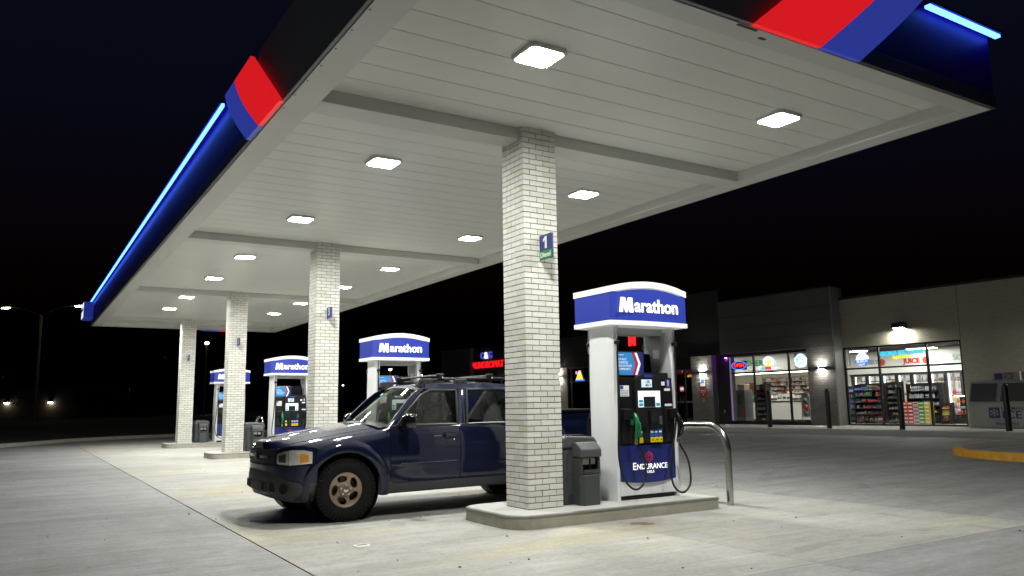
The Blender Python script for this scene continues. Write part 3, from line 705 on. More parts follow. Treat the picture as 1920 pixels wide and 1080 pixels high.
# ------------------------------------------------------------------ waste bins with windscreen washer unit
BINM = mat('bin_grey', (.060, .064, .068), .5, bump=.25, bscale=160, var=.12, vscale=4)
BINM2 = mat('bin_grey_light', (.078, .082, .086), .45, bump=.25, bscale=160)
PAPER = mat('paper_towel', (.62, .60, .54), .8)
def rbox(b, x0, x1, y0, y1, z0, z1, t=.02):
    b.box(x0, x1, y0, y1, z0, z1)
def make_bin(t):
    # tall bin behind
    b = MB(); b.prism([(-.25,-.17),(-.22,-.20),(.22,-.20),(.25,-.17),(.25,.20),(-.25,.20)], 'z', 0, .66); b.build('bin_body', BINM, t, bevel=.012)
    b = MB(); b.box(-.19, -.02, -.2065, -.199, .12, .58); b.build('bin_panel', BINM2, t, bevel=.01)
    b = MB(); b.prism([(-.262,.667),(.262,.667),(.262,.74),(.215,.80),(-.2,.82),(-.262,.79)], 'y', -.215, .215); b.build('bin_lid', BINM2, t, bevel=.022)
    b = MB(); b.box(-.15, .15, -.10, .10, .80, .826); b.build('bin_opening', PBLACK, t, bevel=.006)
    # washer unit in front
    w = [(-.13,-.36),(-.10,-.41),(.13,-.41),(.165,-.36),(.165,-.215),(-.13,-.215)]
    b = MB(); b.prism(w, 'z', .0, .36); b.build('washer_base', BINM, t, bevel=.012)
    b = MB(); b.box(-.13, .165, -.26, -.214, .362, .56); b.build('washer_back', BINM, t)
    for s, x in ((-1, -.13), (1, .135)):
        b = MB(); b.box(x, x+.03, -.385, -.262, .362, .56); b.build('washer_cheek', BINM, t, bevel=.006)
    b = MB(); b.prism([(y, z) for y, z in ((-.41,.562),(-.216,.562),(-.216,.74),(-.30,.745),(-.39,.68),(-.41,.66))], 'x', -.14, .175); b.build('washer_hood', BINM2, t, bevel=.018)
    b = MB(); b.prism([(-.095,-.375),(.13,-.375),(.13,-.27),(-.095,-.27)], 'z', .361, .375); b.build('water_tray', PBLACK, t)
    b = MB(); b.prism([(-.385, .355), (-.36, .355), (-.40, .42), (-.42, .42)], 'x', -.10, .135); b.build('tray_lip', BINM2, t)
    b = MB(); b.box(-.085, .12, -.345, -.30, .475, .555); b.build('paper_towel', PAPER, t, bevel=.015)
    b = MB(); b.tube([(.02, -.365, .40), (.015, -.372, .55)], .011, 8); b.box(-.03, .07, -.38, -.35, .385, .41); b.build('squeegee', PBLACK, t, smooth=False)
BLAB = ['dark grey bin and windscreen washer beside column 1', None, 'dark grey bin beside the third brick column', 'dark grey bin beside the farthest brick column']
bin0 = thing('service_bin', BLAB[0], 'waste bin', (.83, .30, ZI), 0, 'grey bins on the islands')
make_bin(bin0)
for k in (2, 3):
    c = copy_tree(bin0); c.location = (.86, .30+k*S, ZI); c['label'] = BLAB[k]
# ------------------------------------------------------------------ steel hoops at the island ends
def make_hoop(lab, k):
    b = MB(); pts = [(0, 0, -.1), (0, 0, .35), (0, 0, .70)]
    Lw, hh, r = 1.0, 1.045, .32
    for a in range(0, 91, 10): pts.append((0, r-r*math.cos(R(a)), hh-r+r*math.sin(R(a))))
    for a in range(90, -1, -10): pts.append((0, Lw-r+r*math.cos(R(a)), hh-r+r*math.sin(R(a))))
    pts += [(0, Lw, .35), (0, Lw, -.1)]
    b.tube(pts, .047, 16)
    o = b.build('guard_hoop', STAINLESS, smooth=True, loc=(3.02, k*S-.25, 0)); tag(o, lab, 'guard rail', 'steel hoops at the island ends'); return o
make_hoop('bent stainless steel guard hoop at the end of the nearest pump island', 0)
make_hoop('steel guard hoop past the pump behind the pickup', 1)
make_hoop('steel guard hoop at the end of the third pump island', 2)
make_hoop('steel guard hoop at the farthest pump island, seen right of the third column', 3)
# ------------------------------------------------------------------ the dark blue pickup between the first two islands
def carpaint():
    m = mat('car_navy', (.0020, .0052, .028), .5, 0., .12, coat=1., rvar=.04, vscale=3)
    return m
CPAINT = carpaint()
CLAD = mat('car_cladding', (.050, .052, .055), .6, bump=.2, bscale=220)
CBLACK = mat('car_black', (.006, .006, .007), .5, 0, .3)
CTRIM = mat('car_trim', (.03, .03, .032), .4)
CGLASS = glassmat('car_glass', (.42, .47, .44), 1.62); CTINT = glassmat('car_privacy_glass', (.10, .11, .11), 1.62); CWIND = glassmat('car_windscreen', (.62, .68, .64), 1.55)
TYRE = mat('tyre', (.008, .008, .008), .8, 0, .25, bump=.4, bscale=60)
RIM = mat('rim_bronze', (.36, .285, .205), .42, .6, var=.15, vscale=7, bump=.1, bscale=90)
SEAT = mat('seat_cloth', (.045, .046, .045), .9); DASH = mat('dash', (.10, .115, .105), .7)
HEADL = mat('headlamp', (.55, .52, .42), .15, 0, .6, coat=1., var=.2, vscale=12); AMBER = mat('amber_lens', (.62, .29, .03), .18, coat=1.)
CHX, CHR = -1.662, .372
YC = 2.385
car = thing('pickup_truck', 'dark navy four door pickup with roof rack, parked between the first pumps', 'car', (0, YC, 0))
def hm(x):
    if x < -2.05: return .90*max(0, 1-min(1, (-2.05-x)/.425)**2.6)**(1/2.6)
    return interp([(-2.05, .90), (-1.6, .912), (-1.1, .912), (1.0, .912), (2.0, .905), (2.45, .885), (2.60, .84)], x)
def pz(z): return interp([(.26, .90), (.34, .945), (.45, .972), (.60, .990), (.74, 1.0), (.88, .996), (1.0, .982), (1.08, .962), (1.13, .935), (1.25, .92)], z)
def ztop(x): return interp([(-2.55, .84), (-2.46, .885), (-2.3, .925), (-2.0, .985), (-1.6, 1.045), (-1.25, 1.095), (-1.05, 1.12), (0, 1.118), (.9, 1.13), (1.15, 1.20), (2.6, 1.235)], x)
def zbot(x): return interp([(-2.55, .36), (-2.35, .29), (-2.0, .28), (-1.0, .30), (1.2, .32), (2.3, .38), (2.6, .45)], x)
def sh(x, z): return hm(x)*pz(z)
# body shell
xs = [-2.465, -2.45, -2.43, -2.395, -2.35, -2.29, -2.22, -2.14, -2.05] + [-2.05+.095*i for i in range(1, 11)] + [-1.0+.2*i for i in range(18)] + [2.5, 2.56, 2.60]
rows = []
for x in xs:
    zb, zt = zbot(x), ztop(x); row = [(0, zb), (sh(x, zb)*.75, zb)]
    hood = smoothstep(-.98, -1.15, x)
    zt -= .035*hood
    zl = [lerp(zb+.01, zt-.13, i/7) for i in range(7)] + [zt-.13, zt-.10, zt-.07, zt-.04, zt-.018, zt]
    for z in zl:
        q_ = max(0, (z-(zt-.13))/.13); row.append((sh(x, z)*(1-.085*hood*q_**2.2), z))
    e = row[-1][0]
    cr = .112*hood + .012*(1-hood)
    for fr in (.975, .94, .90, .85, .78, .66, .5, .3, 0): 
        bul = .014*hood*smoothstep(.80, .62, fr)
        row.append((e*fr, zt + cr*(1-fr**3.2)*.8 + bul))
    rows.append([(x, h, z) for h, z in row])
bmk = MB(); nr = len(rows[0])
for s in (-1, 1):
    o = len(bmk.v); bmk.v += [(x, s*h, z) for row in rows for (x, h, z) in row]
    for i in range(len(rows)-1):
        for j in range(nr-1): bmk.f.append(tuple(o+q for q in (i*nr+j, (i+1)*nr+j, (i+1)*nr+j+1, i*nr+j+1))); bmk.mi.append(0)
    bmk.f.append(tuple(o+j for j in range(nr))); bmk.mi.append(0); bmk.f.append(tuple(o+(len(rows)-1)*nr+j for j in range(nr))); bmk.mi.append(0)
me = bmk.mesh('body', CPAINT, fix=False)
bm = bmesh.new(); bm.from_mesh(me); bmesh.ops.remove_doubles(bm, verts=bm.verts, dist=1e-5); bmesh.ops.recalc_face_normals(bm, faces=bm.faces); bm.to_mesh(me); bm.free()
body = bpy.data.objects.new('body', me); COL.objects.link(body); body.parent = car
cut = []
for wx in (CHX, 1.54):
    for s in (-1, 1):
        c = MB(); c.lathe([(.0001, 0), (.452, 0), (.452, .42), (.0001, .42)], (wx, s*.99 if s < 0 else .57, .385), 'y', 40); cut.append(c.build('cutter', CBLACK, car))
boolean_cut(body, cut); smooth_me(body.data, 30)
for wx in (CHX, 1.54):
    for s in (-1, 1):   # dark liners
        c = MB(); c.lathe([(.449, s*.60), (.449, s*.86)], (wx, 0, .385), 'y', 40); c.f = [f for f in c.f if len(f) == 4]; c.mi = [0]*len(c.f); c.build('wheel_well', CBLACK, car, smooth=True, fix=False)
        c = MB(); c.cyl((wx, s*.595, .385), (wx, s*.60, .385), .449, 32); c.build('wheel_well', CBLACK, car)
# flares
for wx in (CHX, 1.54):
    for s in (-1, 1):
        def ff(u, v, k):
            a = R(lerp(-14, 194, u)); rr = lerp(.447, .60, v)
            bump = interp([(.447, .036), (.475, .040), (.52, .038), (.56, .024), (.585, .008), (.60, -.004)], rr)
            x = wx+rr*math.cos(a); z = .385+rr*math.sin(a)*.965
            zz = min(max(z, .27), ztop(x)-.01)
            h = sh(x, zz)+bump*(1 if k == 0 else 0)-(.035 if k else 0)
            return (x, s*h, zz)
        b = MB(); b.slabgrid(ff, 36, 8); b.build('fender_flare', CPAINT, car, smooth=True)
# lower rocker cladding
for s in (-1, 1):
    def rf(u, v, k):
        x = lerp(-1.235, 1.10, u); zt_ = interp([(-1.235, .52), (-1.14, .47), (-1.06, .405), (1.1, .425)], x); z = lerp(zbot(x)-.015, zt_, v)
        return (x, s*(sh(x, max(z, .3))+(.020 if k == 0 else -.02)*(1)), z)
    b = MB(); b.slabgrid(rf, 24, 3); b.build('rocker_cladding', CLAD, car, smooth=True)
# doors: proud panels with shut lines round them, a moulding crease each
for (x0, x1, nm) in ((-1.085, -.112, 'front'), (-.098, .86, 'rear')):
    for s in (-1, 1):
        def df(u, v, k):
            x = lerp(x0, x1, u); z = lerp(.41, 1.105, v)
            if nm == 'rear': x = lerp(x0, lerp(.70, x1, smoothstep(.4, .75, z)), u)
            cr = .006*math.exp(-((z-.635)/.02)**2)
            return (x, s*(sh(x, z)+(.009+cr if k == 0 else -.015)), z)
        b = MB(); b.slabgrid(df, 8, 26); d = b.build('door', CPAINT, car, smooth=True)
        xh = x1-.13
        b = MB(); h = sh(xh, .975)
        b.obox((xh, s*(h+.022), .975), (.19, .03, .045), Matrix.Identity(3)); b.build('door_handle', CPAINT, d, bevel=.012)
        b = MB(); b.obox((xh, s*(h+.0095), .972), (.22, .004, .075), Matrix.Identity(3)); b.build('handle_recess', CBLACK, d, bevel=.0015)
        if nm == 'front':
            b = MB(); b.obox((xh-.19, s*(h+.0115), .975), (.11, .005, .022), Matrix.Identity(3)); b.build('keypad', CBLACK, d)
            b = MB()
            for q in range(5): b.obox((xh-.23+q*.02, s*(h+.0148), .975), (.011, .003, .010), Matrix.Identity(3))
            b.build('keypad_button', mat('key_pale', (.4, .4, .4), .4), d)
            b = MB(); b.cyl((xh+.05, s*(h+.01), .925), (xh+.05, s*(h+.016), .925), .012, 12); b.build('lock', CHROME, d)
            b = MB(); b.tube([(x, s*(sh(x, .652+.006*x)+.0135), .652+.006*x) for x in [-.95+.1*i for i in range(9)]], .0035, 5); b.build('scuff_line', mat('scuff', (.10, .11, .14), .5), d)
        # window belt trim
        b = MB(); b.tube([(x, s*(sh(x, 1.11)+.008), 1.113) for x in (x0, (x0+x1)/2, x1)], .011, 6); b.build('belt_trim', CTRIM, d, smooth=True)
# front bumper cover, grille, lamps on the plan curve
def plan(phi, off=0.):   # phi 0 = centre front, 90 = side
    n = 2/2.6; c_, s_ = math.cos(R(phi)), math.sin(R(phi))
    x = -2.05-.425*max(c_, 0)**n; h = .90*abs(s_)**n
    # outward normal by the implicit gradient
    gx = -(max(c_, 1e-4)**(2-n))/.425; gh = (max(abs(s_), 1e-4)**(2-n))/.90; l = math.hypot(gx, gh)
    return x+gx/l*off, h+gh/l*off
def wrap(name, m, p0, p1, zlo, zhi, off, thick=.03, nu=20, nv=6, parent=None, sides=(-1, 1), prof=None):
    out = []
    for s in sides:
        def wf(u, v, k):
            ph = lerp(p0, p1, u); z = lerp(zlo(ph), zhi(ph), v); o_ = off+(prof(v, ph) if prof else 0)
            x, h = plan(min(ph, 90), o_ if k == 0 else off-thick)
            if ph > 90: x += (ph-90)/90*.45
            return (x, s*h*pz(z), z)
        b = MB(); b.slabgrid(wf, nu, nv); out.append(b.build(name, m, parent or car, smooth=True))
    return out
bump_top = lambda p: interp([(0, .615), (25, .60), (45, .565), (60, .51), (75, .485), (100, .485)], p)
bump_bot = lambda p: interp([(0, .30), (30, .285), (60, .255), (80, .245), (100, .25)], p)
wrap('bumper', CLAD, 0, 99, bump_bot, bump_top, .024, .05, 26, 8, prof=lambda v, p: .020*math.sin(math.pi*v)-.05*(1-v)**2)
wrap('lower_intake', CBLACK, 0, 36, lambda p: .37, lambda p: .475, .040, .02)
for s in (-1, 1):
    for q in range(2):
        x, h = plan(14+14*q, .043); b = MB(); b.box(x-.006, x+.01, s*h-.008, s*h+.008, .375, .47); b.build('intake_bar', CLAD, car)
    x, h = plan(52, .036); nx, nh = plan(52, .066); dv = Vector((nx-x, s*(nh-h), 0)).normalized(); c_ = Vector((x, s*h, .415))
    b = MB(); b.cyl(c_, c_+dv*.012, .062, 20); b.build('fog_lamp_recess', CBLACK, car, smooth=True)
wrap('front_fascia', CPAINT, 0, 96, lambda p: bump_top(p)+.004, lambda p: interp([(0, .675), (30, .68), (60, .685), (96, .68)], p), .030, .05, 22, 3)
wrap('grille', CBLACK, 0, 33, lambda p: .682, lambda p: interp([(0, .862), (33, .872)], p), .012, .03, 10, 4)
wrap('grille_surround', CPAINT, 33.5, 38, lambda p: .682, lambda p: .885, .02, .04, 3, 4)
wrap('grille_bar', mat('grille_bar_blue', (.02, .03, .16), .25, .3, coat=1.), 0, 22, lambda p: .755, lambda p: .792, .024, .015, 8, 2)
x, h = plan(0, .03); b = MB(); b.lathe([(.0001, -.012), (.05, -.012), (.062, -.004), (.062, .0)], (x, 0, .774), 'x', 24); o = b.build('badge', CTRIM, car, smooth=True)
b = MB(); b.lathe([(.0001, 0), (.045, 0), (.045, .004)], (x-.016, 0, .774), 'x', 24); b.build('badge_face', mat('badge_grey', (.12,.12,.13), .3, .6), car)
hl_lo = lambda p: interp([(39, .700), (60, .688), (88, .705)], p); hl_hi = lambda p: interp([(39, .815), (50, .845), (62, .862), (78, .862), (88, .838)], p)
REFL = mat('reflector', (.72, .70, .64), .2, .35, var=.35, vscale=16, bump=.6, bscale=55); LAMPD = mat('lamp_well', (.10, .10, .095), .25, .6, coat=1.); LAMPG = mat('lamp_outer_lens', (.42, .41, .36), .08, .2, .8, coat=1., var=.3, vscale=10)
wrap('headlamp_recess', CBLACK, 39, 89, lambda p: hl_lo(p)-.008, lambda p: hl_hi(p)+.008, .016, .03, 16, 4)
wrap('headlamp', LAMPG, 40, 57, hl_lo, hl_hi, .030, .012, 12, 6, prof=lambda v, p: .010*math.sin(math.pi*v))
wrap('headlamp_well', LAMPD, 43.5, 54, lambda p: hl_lo(p)+.025, lambda p: hl_hi(p)-.03, .043, .02, 8, 4)
wrap('headlamp_reflector', REFL, 58, 87.5, lambda p: hl_lo(p)+(.0), hl_hi, .030, .012, 14, 6, prof=lambda v, p: .006*math.sin(math.pi*v))
wrap('side_marker', AMBER, 73, 84, lambda p: hl_lo(p)+.022, lambda p: hl_hi(p)-.045, .036, .012, 8, 4)
wrap('headlamp_trim', CPAINT, 38.5, 92, lambda p: hl_hi(p)+.009, lambda p: hl_hi(p)+.050, .014, .04, 14, 2)
wrap('headlamp_cheek', CPAINT, 89.5, 97, lambda p: .684, lambda p: .875, .012, .04, 4, 3)
# hood shut lines and cowl
for s in (-1, 1):
    b = MB(); b.tube([(x, s*(sh(x, ztop(x))*.905), ztop(x)+.006) for x in [-2.36+.12*i for i in range(10)]], .004, 5); b.build('hood_seam', CBLACK, car)
b = MB()
def cw(u, v, k):
    h = lerp(-.80, .80, u); x = lerp(-1.33, -1.17, v)+.13*(abs(h)/.8)**2; z = ztop(x)-.035+.092*(1-(abs(h)/.85)**3.2)+ (.012 if k == 0 else -.03); return (x, h, z)
b.slabgrid(cw, 12, 3); b.build('cowl', CBLACK, car, smooth=True)
# greenhouse
def ws(u, v):     # windscreen surface u across -1..1, v up
    hb, ht = .80, .655; h = u*lerp(hb, ht, v); cx = lerp(-1.20, -.60, v); x = cx + lerp(.16, .10, v)*u*u; z = lerp(1.15, 1.640, v) - lerp(.035, .055, v)*u*u
    return Vector((x, h, z))
b = MB(); b.grid(lambda u, v: ws(2*u-1, v), 16, 8); b.build('windscreen', CWIND, car, smooth=True)
b = MB(); b.slabgrid(lambda u, v, k: (lambda q: (q.x-.004*(1-k), q.y, q.z+.003*(1-k)))(ws(2*u-1, lerp(.93, 1., v))), 12, 1); b.build('sun_band', CBLACK, car)
b = MB(); b.slabgrid(lambda u, v, k: (lambda q: (q.x-.006*(1-k), q.y, q.z+.004*(1-k)))(ws(lerp(.30, .42, u), lerp(.74, .80, v))), 2, 1); b.build('toll_sticker', mat('sticker_teal', (.10, .42, .40), .5, emit=(.1, .42, .4), estr=.12), car)
RH = .70
def roofz(x, h): return interp([(-.62, 1.625), (-.40, 1.665), (0, 1.690), (.6, 1.690), (1.0, 1.660)], x) - .055*(abs(h)/RH)**2.5
b = MB()
def rfn(u, v, k):
    h = lerp(-RH, RH, v); x0 = -.60+.10*(abs(h)/RH)**2; x = lerp(x0, 1.02, u); return (x, h, roofz(x, h)-(.035 if k else 0))
b.slabgrid(rfn, 14, 16); b.build('roof', CPAINT, car, smooth=True)
def side_pt(x, z, off=0):  # leaning side of the cabin
    t = (z-1.115)/.50; return (lerp(.876, .712, t)-.02*t*(1-t)*-2+off)
def sbar(s, pts, w, name='pillar', m=None, off=0., th=.035):
    """flat bar on the leaning side through (x,z) points, width w along x"""
    b = MB()
    def fn(u, v, k):
        i = u*(len(pts)-1); i0 = int(min(i, len(pts)-2)); fr = i-i0
        x = lerp(pts[i0][0], pts[i0+1][0], fr); z = lerp(pts[i0][1], pts[i0+1][1], fr); ww = lerp(w[0], w[1], u)
        return (x+(v-.5)*ww, s*(side_pt(x, z, off)-(th if k else 0)-.05*(v-.5)**2-.006*math.sin(u*9)*(1-k)*0), z)
    b.slabgrid(fn, max(6, 4*len(pts)), 6); return b.build(name, m or CPAINT, car, smooth=True)
for s in (-1, 1):
    sbar(s, [(-1.06, 1.10), (-.90, 1.27), (-.73, 1.45), (-.60, 1.56), (-.50, 1.605)], (.13, .10))
    sbar(s, [(-.055, 1.10), (-.015, 1.35), (.035, 1.62)], (.15, .12))
    sbar(s, [(.80, 1.10), (.86, 1.35), (.92, 1.62)], (.12, .12)); sbar(s, [(1.16, 1.12), (1.08, 1.38), (1.0, 1.63)], (.16, .14))
    # header rail above the doors
    b = MB(); b.slabgrid(lambda u, v, k: (lerp(-.52, 1.02, u), s*(side_pt(0, lerp(1.575, 1.645, v), .002)-(.04 if k else 0)), lerp(1.575, 1.645, v)+.010*math.sin(math.pi*u)), 10, 2); b.build('roof_rail_panel', CPAINT, car, smooth=True)
    # glass and black frames
    wins = [([(-.985, 1.118), (-.125, 1.118), (-.075, 1.565), (-.46, 1.565), (-.60, 1.50), (-.80, 1.32)], CGLASS, 'front_window'), ([(.022, 1.118), (.735, 1.120), (.80, 1.40), (.80, 1.52), (.72, 1.578), (.09, 1.578)], CTINT, 'rear_window'), ([(.86, 1.13), (1.10, 1.14), (1.02, 1.5), (.915, 1.57), (.89, 1.45)], CTINT, 'quarter_window')]
    for poly, gm, nm in wins:
        b = MB(); b.add([(x, s*side_pt(x, z, -.012), z) for x, z in poly], [tuple(range(len(poly)))]); b.build(nm, gm, car, fix=False)
        b = MB(); pl = poly+[poly[0]]; pp = []
        for (xa, za), (xb, zb_) in zip(pl, pl[1:]):
            for q in range(4): pp.append((lerp(xa, xb, q/4), lerp(za, zb_, q/4)))
        pp.append(pp[0]); b.tube([(x, s*side_pt(x, z, -.002), z) for x, z in pp], .017, 6, caps=False); b.build('window_seal', CTRIM, car, smooth=True)
b = MB(); b.grid(lambda u, v: (lerp(1.22, 1.05, v), lerp(-.74, .74, u)*lerp(1, .86, v), lerp(1.20, 1.60, v)), 6, 4); b.build('back_glass', CTINT, car)
# cabin inside
b = MB()
def dfn(u, v, k):
    h = lerp(-.74, .74, u); x = lerp(-1.12, -.70, v)+.06*(h/.74)**2; z = 1.155-.03*(h/.74)**2+.02*math.sin(math.pi*v)-(.1 if k else 0)-.05*v*v; return (x, h, z)
b.slabgrid(dfn, 10, 6); b.build('dashboard', DASH, car, smooth=True)
b = MB(); b.lathe([(.175, -.012), (.19, 0), (.175, .012), (.16, 0)], (0, 0, 0), 'x', 24, closed=True); o = b.build('steering_wheel', CBLACK, car, smooth=True, loc=(-.56, -.38, 1.10)); o.rotation_euler = (0, R(-25), 0)
for (x, h) in ((.02, -.38), (.02, .38), (.62, -.38), (.62, .38)):
    b = MB(); b.prism([(x-.02, 1.0), (x+.14, 1.0), (x+.20, 1.36), (x+.12, 1.38)], 'y', h-.23, h+.23); st = b.build('seat_back', SEAT, car, bevel=.04)
    b = MB(); b.box(x+.13, x+.20, h-.13, h+.13, 1.40, 1.55); b.build('headrest', SEAT, st, bevel=.03)
b = MB(); b.box(-.60, -.53, -.12, .12, 1.505, 1.56); b.build('mirror_inside', CBLACK, car, bevel=.015)
# door mirrors
for s in (-1, 1):
    b = MB()
    def mf(u, v, k=0):
        a = 2*math.pi*u; w = math.sin(math.pi*min(1, max(0, v)))**.5
        return (-.925+lerp(-.075, .055, v), s*(1.025+.105*math.cos(a)*(.35+.65*w)*(1 if v < 1 else 1)), 1.165+.095*math.sin(a)*(.35+.65*w))
    vs = []; n = 20
    prof = [(-.085, .0), (-.075, .45), (-.05, .8), (-.01, .97), (.035, 1.), (.055, .96), (.055, .0)]
    for d_, q in prof:
        for kx in range(n):
            a = 2*math.pi*kx/n; cx_, sx_ = math.cos(a), math.sin(a); e = 2/3.2
            vs.append((-.905+d_, s*(1.045+.125*q*math.copysign(abs(cx_)**e, cx_)), 1.17+.105*q*math.copysign(abs(sx_)**e, sx_)))
    fs = [(i*n+k_, i*n+(k_+1) % n, (i+1)*n+(k_+1) % n, (i+1)*n+k_) for i in range(len(prof)-1) for k_ in range(n)]
    b.add(vs, fs); o = b.build('door_mirror', mat('mirror_black', (.008,.008,.009), .12, coat=1.), car, smooth=True)
    b = MB(); b.tube([(-.93, s*.86, 1.10), (-.915, s*.93, 1.10), (-.905, s*.99, 1.125)], [.05, .04, .032], 10); b.build('mirror_arm', CBLACK, o, smooth=True)
    b = MB(); b.prism([(-1.02, 1.10), (-.80, 1.10), (-.80, 1.20), (-.86, 1.24)], 'y', s*.872, s*.885); b.build('mirror_sail', CBLACK, o)
# wipers
for (h0, h1) in ((-.42, -.05), (.15, .58)):
    p = ws(h0/.8, .0); q = ws(h1/.78, .13)
    b = MB(); b.tube([Vector((p.x-.10, p.y, p.z-.0)), Vector((p.x-.08, p.y+.02, p.z+.05)), Vector((lerp(p.x, q.x, .5)-.03, lerp(p.y, q.y, .5), lerp(p.z, q.z, .5)+.035)), q+Vector((-.015, 0, .012))], [.014, .012, .009, .006], 6); b.build('wiper', CBLACK, car, smooth=True)
# roof rack
for s in (-1, 1):
    b = MB(); b.tube(catmull([(-.62, s*.64, 1.625), (-.50, s*.655, 1.665), (-.30, s*.66, 1.705), (.3, s*.66, 1.722), (.85, s*.66, 1.715), (1.0, s*.65, 1.66)], 5), .020, 8); b.build('roof_rail', CBLACK, car, smooth=True)
    for x in (-.50, .02, .92): 
        b = MB(); b.prism([(x-.13, 1.60), (x+.13, 1.60), (x+.10, 1.725), (x-.08, 1.715)], 'y', s*.635-.0, s*.69); o = b.build('rail_foot', CTRIM, car, bevel=.012)
        for q in (-.05, .04):
            c = MB(); c.cyl((x+q, s*.689, 1.668), (x+q, s*.694, 1.668), .014, 10); c.build('bolt', CBLACK, o)
for x in (-.27, .50):
    b = MB(); b.tube([(x, h, 1.76+.006*(1-(h/.6)**2)) for h in (-.62, -.3, 0, .3, .62)], .017, 8, flat=.8); b.build('crossbar', CBLACK, car, smooth=True)
    for s in (-1, 1):
        b = MB(); b.box(x-.05, x+.05, s*.66-.035, s*.66+.045, 1.70, 1.79); c = b.build('crossbar_clamp', CBLACK, car, bevel=.018)
        c2 = MB(); c2.cyl((x+.01, s*.705, 1.735), (x+.01, s*.712, 1.735), .013, 10); c2.build('clamp_knob', CHROME, c)
b = MB(); b.box(1.26, 2.56, -.78, .78, 1.235, 1.285); b.build('bed_cover', CBLACK, car, bevel=.02)
b = MB(); b.box(2.60, 2.72, -.84, .84, .45, .66); b.build('rear_bumper', CLAD, car, bevel=.03)
for s in (-1, 1):
    b = MB(); b.box(2.50, 2.61, s*.80-.05, s*.80+.07, .85, 1.16); b.build('tail_lamp', mat('tail_red', (.35, .01, .01), .2, coat=1.), car, bevel=.02)
# wheels
def make_wheel(parent, x, s):
    o = bpy.data.objects.new('wheel', None); COL.objects.link(o); o.parent = parent; o.location = (x, s*.80, CHR)
    if s > 0: o.rotation_euler = (0, 0, math.pi)
    return o
def wheel_meshes():
    r = CHR
    b = MB(); b.lathe([(.205, -.105), (.235, -.120), (.30, -.128), (.345, -.118), (.364, -.098), (.367, -.06), (.367, .06), (.364, .098), (.345, .118), (.30, .128), (.235, .12), (.205, .105)], n=64, ax='y')
    b.f = [f for f in b.f if len(f) == 4]; b.mi = [0]*len(b.f)
    nt_ = 46
    for i in range(nt_):
        for j, (y0, y1, da) in enumerate(((-.124, -.066, 0), (-.058, -.004, .5), (.004, .058, 0.), (.066, .124, .5))):
            a = 2*math.pi*(i+da)/nt_; M3 = Matrix.Rotation(-a, 3, 'Y') @ Matrix.Rotation(R(14 if j % 2 else -14), 3, 'X' if False else 'Z')
            c = Vector((r*math.cos(a), (y0+y1)/2, r*math.sin(a)))
            rm = Matrix(((math.cos(a), 0, -math.sin(a)), (0, 1, 0), (math.sin(a), 0, math.cos(a))))
            c *= 1; c = Vector(((r-.004)*math.cos(a), (y0+y1)/2, (r-.004)*math.sin(a)))
            b.obox(c, (.010, y1-y0, .044), rm)
        a = 2*math.pi*(i+.25)/nt_
        rm = Matrix(((math.cos(a), 0, -math.sin(a)), (0, 1, 0), (math.sin(a), 0, math.cos(a))))
        b.obox(Vector((.343*math.cos(a), -.1225, .343*math.sin(a))), (.034, .008, .026), rm)
    tyre = b.mesh('tyre', TYRE, smooth=True)
    b = MB(); b.lathe([(.0001, -.085), (.07, -.088), (.085, -.075), (.13, -.082), (.17, -.090), (.192, -.094), (.207, -.104), (.216, -.104), (.216, -.075), (.19, -.04), (.12, -.045), (.0001, -.05)], n=60, ax='y')
    ro = b.build('rim', RIM, None); cs = []
    for i in range(5):
        a = R(90+72*i+18); c = MB(); n = 20; cc = (.132*math.cos(a), .132*math.sin(a)); t_ = (-math.sin(a), math.cos(a)); rr_ = (math.cos(a), math.sin(a))
        poly = [(cc[0]+t_[0]*.064*math.cos(q)+rr_[0]*.042*math.sin(q)+rr_[0]*.010*math.cos(q)*1.0, cc[1]+t_[1]*.064*math.cos(q)+rr_[1]*.042*math.sin(q)+rr_[1]*.010*math.cos(q)) for q in [2*math.pi*k_/n for k_ in range(n)]]
        c.prism(poly, 'y', -.2, .1); cs.append(c.build('cutter', RIM))
    boolean_cut(ro, cs); rim = ro.data; smooth_me(rim, 35); bpy.data.objects.remove(ro)
    b = MB(); b.lathe([(.20, -.03), (.205, .09), (.195, .09)], n=40, ax='y'); b.f = [f for f in b.f if len(f) == 4]; b.mi = [0]*len(b.f); barrel = b.mesh('rim_barrel', mat('barrel', (.05,.045,.04), .6, .4), smooth=True, fix=False)
    b = MB(); b.lathe([(.0001, -.115), (.030, -.113), (.036, -.105), (.036, -.086)], n=20, ax='y'); cap = b.mesh('hub_cap', CHROME, smooth=True)
    b = MB()
    for i in range(5): a = R(72*i+90); b.cyl((.060*math.cos(a), -.086, .060*math.sin(a)), (.060*math.cos(a), -.108, .060*math.sin(a)), .013, 8)
    nuts = b.mesh('wheel_nuts', CHROME)
    b = MB(); b.cyl((0, .0, 0), (0, .02, 0), .155, 24); b.box(-.05, .05, -.035, .05, .08, .17); disc = b.mesh('brake_disc', mat('disc', (.10,.09,.085), .5, .7))
    return [('tyre', tyre), ('rim', rim), ('rim_barrel', barrel), ('hub_cap', cap), ('wheel_nuts', nuts), ('brake_disc', disc)]
WM = wheel_meshes()
for x in (CHX, 1.54):
    for s in (-1, 1):
        w = make_wheel(car, x, s)
        for n_, me_ in WM:
            o = bpy.data.objects.new(n_, me_); COL.objects.link(o); o.parent = w
b = MB(); b.tube([(CHX, -.7, .30), (CHX, .7, .30)], .04, 8); b.box(-2.1, 2.3, -.45, .45, .30, .36); b.build('underbody', CBLACK, car)
